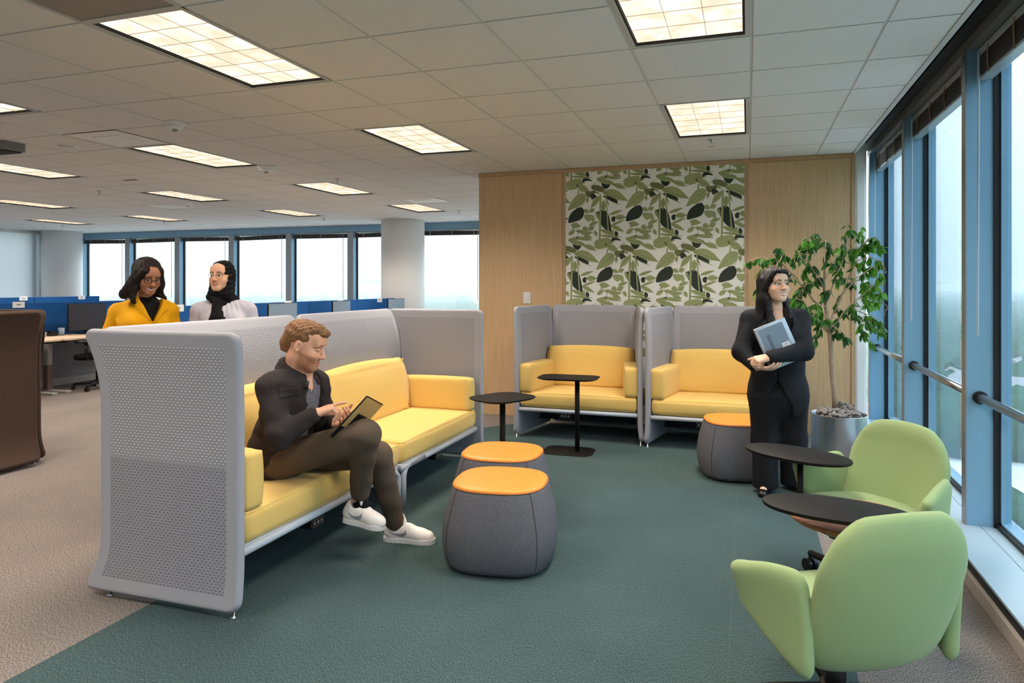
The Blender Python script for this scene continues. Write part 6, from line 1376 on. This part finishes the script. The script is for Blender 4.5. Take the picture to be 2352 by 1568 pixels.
cloth('trousers', [rc(hR, kR, 0.10, 0.08, 0.05), rc(kR, gz(aR, 0.04), 0.08, 0.075, 0.04), rc(hL, kL, 0.10, 0.08, 0.05), rc(kL, gz(aL, 0.04), 0.08, 0.075, 0.04), rc(pelv - br * 0.02, pelv + br * 0.02, 0.15, 0.15, 0.05, (bf, 0.8))], M_suit2, w3, 0.01, post=cut_floor(0.02))
for q in (aR, aL): cloth('flat_shoe', [rc(gz(q, 0.035) - bf * 0.04, gz(q, 0.03) + bf * 0.14, 0.036, 0.03, 0.02)], M_black, w3, 0.006, post=cut_floor(0.002))
def hij(D, P, G):
    x, y, z = P[..., 0], P[..., 1], P[..., 2]; rr = np.sqrt(x ** 2 + ((z + 0.036) * 0.74) ** 2); return np.maximum(D, -np.maximum(rr - 0.0615, -(y - 0.010)))
hj = [el((0, -0.020, 0.036), (0.085, 0.101, 0.086), 0.02), rc((0, -0.05, -0.02), (0, -0.045, -0.14), 0.075, 0.075, 0.04), rc((0.06, 0.01, -0.05), (0.050, 0.02, -0.125), 0.028, 0.036, 0.03), rc((-0.06, 0.01, -0.05), (-0.055, 0.02, -0.125), 0.026, 0.036, 0.03), rc((0.05, 0.03, -0.135), (-0.05, 0.03, -0.145), 0.034, 0.038, 0.03)]
hair_local('headscarf', hj, M_black, w3, HR, hc, 0.98, 0.0042, lambda P: 0.0022 * np.sin(P[:, 2] * 170 + 30 * P[:, 1]) + 0.003 * noise3(P, 50, 3), hij)
sc = [rc(nb + br * 0.09 + z_ * 0.03 + bf * 0.06, nb + bf * 0.10 - z_ * 0.015 + br * 0.02, 0.028, 0.038, 0.02), rc(nb + bf * 0.10 - z_ * 0.015 + br * 0.02, nb - br * 0.08 + z_ * 0.01 + bf * 0.03, 0.038, 0.034, 0.02), rc(nb + bf * 0.115 - z_ * 0.03 + br * 0.035, chst + bf * 0.195 + br * 0.030, 0.034, 0.050, 0.02, (bf, 0.5)), rc(chst + bf * 0.195 + br * 0.030, wais + bf * 0.195 + br * 0.02, 0.050, 0.062, 0.02, (bf, 0.4)), rc(wais + bf * 0.195 + br * 0.02, wais + bf * 0.175 + br * 0.02 - z_ * 0.06, 0.052, 0.048, 0.02, (bf, 0.4))]
V, F = solid(sc, 0.005, lambda P: 0.0022 * np.sin((P @ br) * 230 + 3 * np.sin(P[:, 2] * 20)) + 0.003 * noise3(P, 60, 2)); body_obj('scarf_end', [(relax(V, F, 1), F)], M_black, w3)
glasses(w3, HR, hc, 0.98, M_gold, 0.024, 0.020, 0.0013)
rel(w3)
# ------------------------------------------------------------------ open-plan desks on the left
M_blue = mat('blue_partition_felt', (36, 88, 150), 0.9, spec=0.1, noise=(200, 0.9), bump=(300, 0.15))
M_bluealt = mat('grey_blue_partition_felt', (104, 128, 150), 0.9, spec=0.1)
M_plate = mat('white_name_card', (226, 230, 234), 0.5)
M_ink = mat('dark_ink', (60, 64, 70), 0.7)
M_desk = mat('maple_laminate', (226, 200, 170), 0.5, noise=(30, 0.93))
M_leg = mat('grey_steel_leg', (176, 172, 168), 0.5, 0.1)
M_monitor = mat('dark_monitor_screen', (50, 52, 60), 0.45, spec=0.3)
M_pale = mat('screen_glass_painted_reflection', (112, 130, 146), 0.4)  # pale reflection on the screens painted as a flat grey-blue
M_spine = mat('grey_spine_panel', (136, 136, 140), 0.8)
def partition(label, X, ya, yb, n, zt=1.2, cards=()):
    t = thing('desk_partition', label, 'partition', (X, (ya + yb) / 2, 0), 0, 'blue desk partitions'); L = (yb - ya) / n
    for i in range(n):
        a = ya + L * i - (ya + yb) / 2
        MB().rbox(-0.016, 0.016, a + 0.004, a + L - 0.004, 0.66, zt, 0.006, 1).build('felt_panel', M_blue, t)
    MB().box(-0.05, 0.05, ya - (ya + yb) / 2, yb - (ya + yb) / 2, 0.0, 0.655).build('spine_panel', M_spine, t)
    MB().box(-0.055, 0.055, ya - (ya + yb) / 2, yb - (ya + yb) / 2, 0.0, 0.10).build('plinth', M_leg, t)
    for y in cards:
        yy = y - (ya + yb) / 2; c = MB().rbox(0.017, 0.022, yy - 0.085, yy + 0.085, zt - 0.065, zt + 0.018, 0.002, 1).build('name_card', M_plate, t)
        k = MB()
        for q in range(3): k.box(0.022, 0.0225, yy - 0.028 + 0.02 * q, yy - 0.013 + 0.02 * q, zt - 0.030, zt - 0.014)
        tag(k.build('card_print', M_ink, c), kind='stuff')
    return t
partition('nearest blue partition row, behind the two standing women', -6.36, 6.35, 11.95, 4, cards=(6.55, 7.62, 8.62, 10.0, 11.3))
partition('blue partition row behind the black monitor on the maple desk', -9.50, 4.6, 9.4, 3, cards=(6.95, 5.6, 8.9))
partition('farthest blue partition row by the left column', -13.8, 7.4, 11.95, 3, cards=(10.2, 8.6, 11.5))
def desk(label, X, ya, yb, depth, side, group='maple sit-stand desks'):
    """side +1: worktop reaches towards +x from the partition at X"""
    t = thing('desk', label, 'desk', (X + side * (depth / 2 + 0.06), (ya + yb) / 2, 0), 0, group); hl = (yb - ya) / 2 - 0.01
    MB().rbox(-depth / 2, depth / 2, -hl, hl, 0.705, 0.735, 0.004, 1).build('worktop', M_desk, t)
    for s in (-1, 1):
        y = s * (hl - 0.08); lg = MB().rbox(-0.045, 0.035, y - 0.035, y + 0.035, 0.03, 0.69, 0.004, 1).build('leg', M_leg, t)
        MB().rbox(-0.05, 0.04, y - 0.04, y + 0.04, 0.03, 0.36, 0.004, 1).build('leg_sleeve', mat('taupe_steel_leg', (112, 98, 90), 0.5), lg)
        MB().rbox(-depth / 2 + 0.04, depth / 2 - 0.02, y - 0.04, y + 0.04, 0.0, 0.03, 0.006, 1).build('foot', M_leg, t)
        MB().box(-depth / 2 + 0.1, depth / 2 - 0.1, y - 0.03, y + 0.03, 0.675, 0.705).build('cross_beam', M_gasket, t)
    MB().box(-0.05, 0.05, -hl + 0.1, hl - 0.1, 0.67, 0.70).build('beam', M_gasket, t)
    return t
desk('maple desk with the black monitor and a cup', -9.48, 6.93, 8.55, 0.80, 1); desk('maple desk half hidden behind the brown sofa', -9.48, 5.3, 6.91, 0.80, 1)
desk('first maple desk of the near partition row, behind the yellow blazer woman', -6.34, 6.4, 7.95, 0.75, 1); desk('second maple desk of the near partition row', -6.34, 7.97, 9.5, 0.75, 1); desk('third maple desk of the near partition row, by the column', -6.34, 9.52, 11.05, 0.75, 1)
def monitor(label, x, y, rz, w=0.60, h=0.36, m=None, z=0.735, lift=0.13):
    t = thing('monitor', label, 'monitor', (x, y, z), rz, 'desk monitors')      # screen faces local +x
    MB().rbox(-0.022, 0.006, -w / 2, w / 2, lift, lift + h, 0.006, 1).build('housing', M_blackplastic, t); MB().box(0.006, 0.0075, -w / 2 + 0.008, w / 2 - 0.008, lift + 0.016, lift + h - 0.008).build('screen', m or M_monitor, t)
    MB().rbox(-0.045, -0.022, -0.025, 0.025, 0.01, lift + 0.12, 0.004, 1).build('neck', M_blackplastic, t); MB().rbox(-0.12, 0.06, -0.10, 0.10, 0.0, 0.012, 0.004, 1).build('foot', M_blackplastic, t)
monitor('black computer monitor on the maple desk left of the yellow blazer', -9.15, 7.73, R(-6), 0.58, 0.40, None, 0.735, 0.045)
for y, lb, w in ((7.98, 'grey monitor showing above the sofa back, right of the grey blouse', 0.62), (9.42, 'pale monitor showing above the sofa back, middle of the row', 0.5), (11.2, 'grey monitor at the far end of the near desk row', 0.62)):
    monitor(lb, -5.95, y, 0.0, w, 0.36, M_pale, 0.735, 0.11)
def office_chair(label, x, y, rz):
    t = thing('office_chair', label, 'chair', (x, y, 0), rz, 'black office chairs')
    V, F, D = padded(lambda u, v: Vector((-0.24 + u, -0.24 + v, 0.46 + 0.012 * math.cos(u * 9))), 0.48, 0.48, 0.07, 0.035, 0.10, 8, 8); mesh_obj('seat', V, F, M_black, t, True)
    V, F, D = padded(lambda u, v: Vector((-0.24 - 0.03 * v - 0.03 * math.sin(v * 5), -0.23 + u, 0.56 + v)), 0.46, 0.48, 0.03, 0.02, 0.09, 8, 10); mesh_obj('backrest', V, [tuple(reversed(f)) for f in F], M_black, t, True)
    MB().tube([(-0.10, 0, 0.42), (-0.26, 0, 0.44), (-0.30, 0, 0.60), (-0.30, 0, 0.85)], 0.022, 8).build('back_bar', M_leg, t, True)
    for s in (-1, 1):
        MB().tube([(-0.02, s * 0.22, 0.43), (-0.02, s * 0.29, 0.46), (-0.01, s * 0.30, 0.66)], 0.02, 8).build('arm_post', M_blackplastic, t, True); MB().rbox(-0.14, 0.13, s * 0.30 - 0.045, s * 0.30 + 0.045, 0.66, 0.69, 0.014, 2).build('arm_pad', M_blackplastic, t, True)
    MB().lathe([(0.03, 0.08), (0.03, 0.25), (0.02, 0.255), (0.02, 0.43)], 14).build('column', M_blackplastic, t, True)
    for q in range(5):
        a = 2 * PI * q / 5 + 0.4; c, s_ = math.cos(a), math.sin(a); o = MB().tube([(0.02 * c, 0.02 * s_, 0.10), (0.30 * c, 0.30 * s_, 0.075)], [0.026, 0.017], 8).build('spoke', M_blackplastic, t, True)
        k = MB(); p = Vector((0.30 * c, 0.30 * s_, 0.03)); tx = Vector((-s_, c, 0)); k.tube([p - tx * 0.022, p + tx * 0.022], 0.03, 12); k.tube([p, p + Vector((0, 0, 0.04))], 0.008, 6); k.build('caster', M_blackplastic, o)
office_chair('black office chair pushed up to the maple desk, beside the yellow blazer', -8.62, 7.45, R(198)); office_chair('black office chair half hidden by the brown sofa', -8.55, 6.15, R(200))
t = thing('power_strip', 'white power strip on the back of the maple desk', 'power strip', (-9.30, 6.98, 0.735)); MB().rbox(-0.03, 0.03, -0.26, 0.26, 0.0, 0.055, 0.006, 1).build('strip_body', M_whitegloss, t)
for q in (-0.12, 0.0, 0.12): MB().box(0.03, 0.031, q - 0.03, q + 0.03, 0.012, 0.045).build('socket', M_ink, t)
t = thing('cup', 'grey blue cup beside the black monitor', 'cup', (-9.18, 7.34, 0.735)); MB().lathe([(0.035, 0.0), (0.042, 0.11), (0.038, 0.11), (0.032, 0.01)], 20).build('cup_wall', mat('grey_blue_ceramic', (140, 160, 178), 0.4), t, True); MB().lathe([(0.033, 0.08), (0.001, 0.081)], 16).build('cup_contents', M_ink, t)
t = thing('desk_phone', 'small black desk phone beside the grey blue cup', 'phone', (-9.24, 7.24, 0.735)); MB().rbox(-0.06, 0.06, -0.05, 0.05, 0.0, 0.05, 0.01, 1).build('phone_base', M_blackplastic, t); MB().rbox(-0.05, 0.05, -0.045, -0.015, 0.05, 0.075, 0.008, 1).build('handset', M_blackplastic, t)
for i in range(3):
    tag(MB().rbox(-0.105, 0.105, -0.148, 0.148, 0.0, 0.012, 0.001, 1).build('paper_stack', M_plate, loc=(-9.0 + 0.02 * i, 7.95 - 0.08 * i, 0.7355 + 0.0125 * i), rot=(0, 0, R(12 * i))), ('lowest', 'middle', 'topmost')[i] + ' stack of white papers under the black monitor', 'paper')
# ------------------------------------------------------------------ the town outside, far below the windows
GZ = -34.0
def leafy(nm, c): return mat(nm, c, 0.95, spec=0.05, noise=(0.35, 0.6, 1.2), detail=4, bump=None)
M_grass = mat('summer_ground', (96, 116, 92), 0.95, spec=0.05, noise=(0.02, 0.7, 1.15), detail=5)
M_trees = leafy('summer_trees', (56, 86, 64)); M_concrete = mat('pale_concrete', (206, 208, 208), 0.9, noise=(0.2, 0.92)); M_roof = mat('grey_shingle', (150, 150, 152), 0.9); M_siding = mat('white_siding', (226, 226, 224), 0.8); M_pane = mat('dark_house_pane', (70, 84, 96), 0.3)
tag(MB().box(-6000, 6000, -200, 7000, GZ - 2, GZ).build('ground_outside', M_grass), kind='structure', label='green land far below the windows')
def pol(az, d): a = R(az); return d * math.sin(a), d * math.cos(a)
rs2 = random.Random(11)
def blob(k, x, y, z, r, hgt, sub):
    bm = bmesh.new(); bmesh.ops.create_icosphere(bm, subdivisions=sub, radius=1.0)
    for v in bm.verts:
        q = 1 + rs2.uniform(-0.16, 0.16); v.co = Vector((v.co.x * r * q, v.co.y * r * q, v.co.z * hgt * q))
    k.bm(bm, 0, Matrix.Translation((x, y, z)))
k = MB()
for i in range(2600):
    az = rs2.uniform(3, 30) if i % 2 else rs2.uniform(-64, -22); d = 130 * math.exp(rs2.random() ** 0.8 * 3.0)
    x, y = pol(az, d)
    if 3 < az < 30 and (d < 170 or (250 < d < 330 and rs2.random() < 0.7) or (180 < d < 240 and rs2.random() < 0.55)): continue
    r = rs2.uniform(4.5, 8) * (1 + d / 1300); blob(k, x, y, GZ + min(r, 9) * 0.6, r, min(r, 9) * rs2.uniform(0.8, 1.1), 2 if d < 600 else 1)
for i in range(70):
    az = rs2.uniform(12.5, 18.5); d = rs2.uniform(124, 136); x, y = pol(az, d); blob(k, x, y, GZ + 1.6, rs2.uniform(1.5, 2.6), 2.0, 2)
tag(k.build('woodland', M_trees, None, True), 'mass of summer trees far below the windows', 'trees', kind='stuff')
for j, (d, hgt) in enumerate(((2600, 36), (4200, 66))):
    v = []; f = []
    n = 420
    for i in range(n + 1):
        az = -75 + 120 * i / n; x, y = pol(az, d); hh = hgt * (0.62 + 0.30 * math.sin(az * 0.31 + j) * math.sin(az * 0.12 + 2 * j) + 0.035 * math.sin(az * 2.1 + j) + rs2.uniform(-0.03, 0.03)); v += [(x, y, GZ - 1), (x * 1.06, y * 1.06, GZ + hh), (x * 1.2, y * 1.2, GZ - 1)]
    for i in range(n): a = i * 3; f += [(a, a + 3, a + 4, a + 1), (a + 1, a + 4, a + 5, a + 2)]
    tag(mesh_obj('hill_ridge', v, f, M_trees, None, True), ('nearer', 'farther')[j] + ' wooded ridge on the horizon', 'hill')
def house(label, az, d, rz, w, l, h):
    x, y = pol(az, d); t = thing('house', label, 'house', (x, y, GZ), rz, 'houses among the trees')
    MB().box(-w / 2, w / 2, -l / 2, l / 2, 0, h).build('walls', M_siding, t); MB().rings([[(-w / 2 - 0.5, y_, h), (w / 2 + 0.5, y_, h), (0, y_, h + w * 0.38)] for y_ in (-l / 2 - 0.5, l / 2 + 0.5)]).build('roof', M_roof, t)
    for s in (-1, 1):
        for q in (-0.3, 0.0, 0.3): MB().box(s * w / 2 - 0.05, s * w / 2 + 0.05, q * l - 0.6, q * l + 0.6, h * 0.4, h * 0.75).build('window', M_pane, t)
        for q in (-0.25, 0.25): MB().box(q * w - 0.6, q * w + 0.6, s * l / 2 - 0.05, s * l / 2 + 0.05, h * 0.4, h * 0.75).build('window', M_pane, t)
for i, (az, d, rz, w, l, h) in enumerate(((15.6, 300, 20, 10, 14, 6), (17.2, 310, -30, 9, 13, 6), (13.2, 290, 60, 10, 13, 6), (12.2, 270, 10, 9, 14, 6), (16.8, 230, 40, 16, 24, 5), (14.0, 245, 0, 14, 20, 5))):
    house(('white gabled house seen through the nearest right pane', 'white gabled house at the right edge of the nearest pane', 'white gabled house seen in the middle right pane', 'white gabled house left in the middle right pane', 'low long building below the houses, right', 'low long building below the houses, left')[i], az, d, R(rz), w, l, h)
x, y = pol(15, 150); tag(MB().box(-90, 60, -140, 26, 0, 0.25).build('paved_lot', M_concrete, None, loc=(x, y, GZ), rot=(0, 0, R(-15))), kind='structure', label='pale paved lot below the right windows')
x, y = pol(14.5, 205); tag(MB().box(-60, 60, -6, 6, 0, 0.2).build('street', M_concrete, None, loc=(x, y, GZ), rot=(0, 0, R(-10))), kind='structure', label='pale street beyond the paved lot')
x, y = pol(15.8, 86); ps = thing('parapet_block', 'pale roof block with a parapet below the right windows', 'roof', (x, y, GZ), R(-16))
MB().box(-14, 14, -14, 14, 0, 6).build('roof_slab', M_concrete, ps); MB().box(-14.3, 14.3, 13.6, 14.3, 6, 7).build('parapet', M_siding, ps); MB().box(-2, 1, 3, 6, 6, 8).build('roof_unit', mat('teal_roof_unit', (60, 120, 130), 0.6), ps)
# thin summer haze lying over the land (homogeneous air)
hz = bpy.data.materials.new('summer_haze'); hz.use_nodes = True; n = hz.node_tree; n.nodes.clear(); o_ = n.nodes.new('ShaderNodeOutputMaterial'); vs_ = n.nodes.new('ShaderNodeVolumeScatter'); vs_.inputs['Color'].default_value = (0.88, 0.96, 1.0, 1); vs_.inputs['Density'].default_value = 1 / 1400.0
n.links.new(vs_.outputs[0], o_.inputs['Volume']); MATS['haze'] = hz
HAZE = True
if HAZE:
    hv = MB(); P_ = [(4, -150), (3500, -150), (3500, 5200), (-5200, 5200), (-5200, 16), (4, 16)]
    tag(MB().prism(P_, GZ - 1.0, 7).build('haze', hz), 'thin blue summer haze over the land outside', 'haze', kind='stuff')
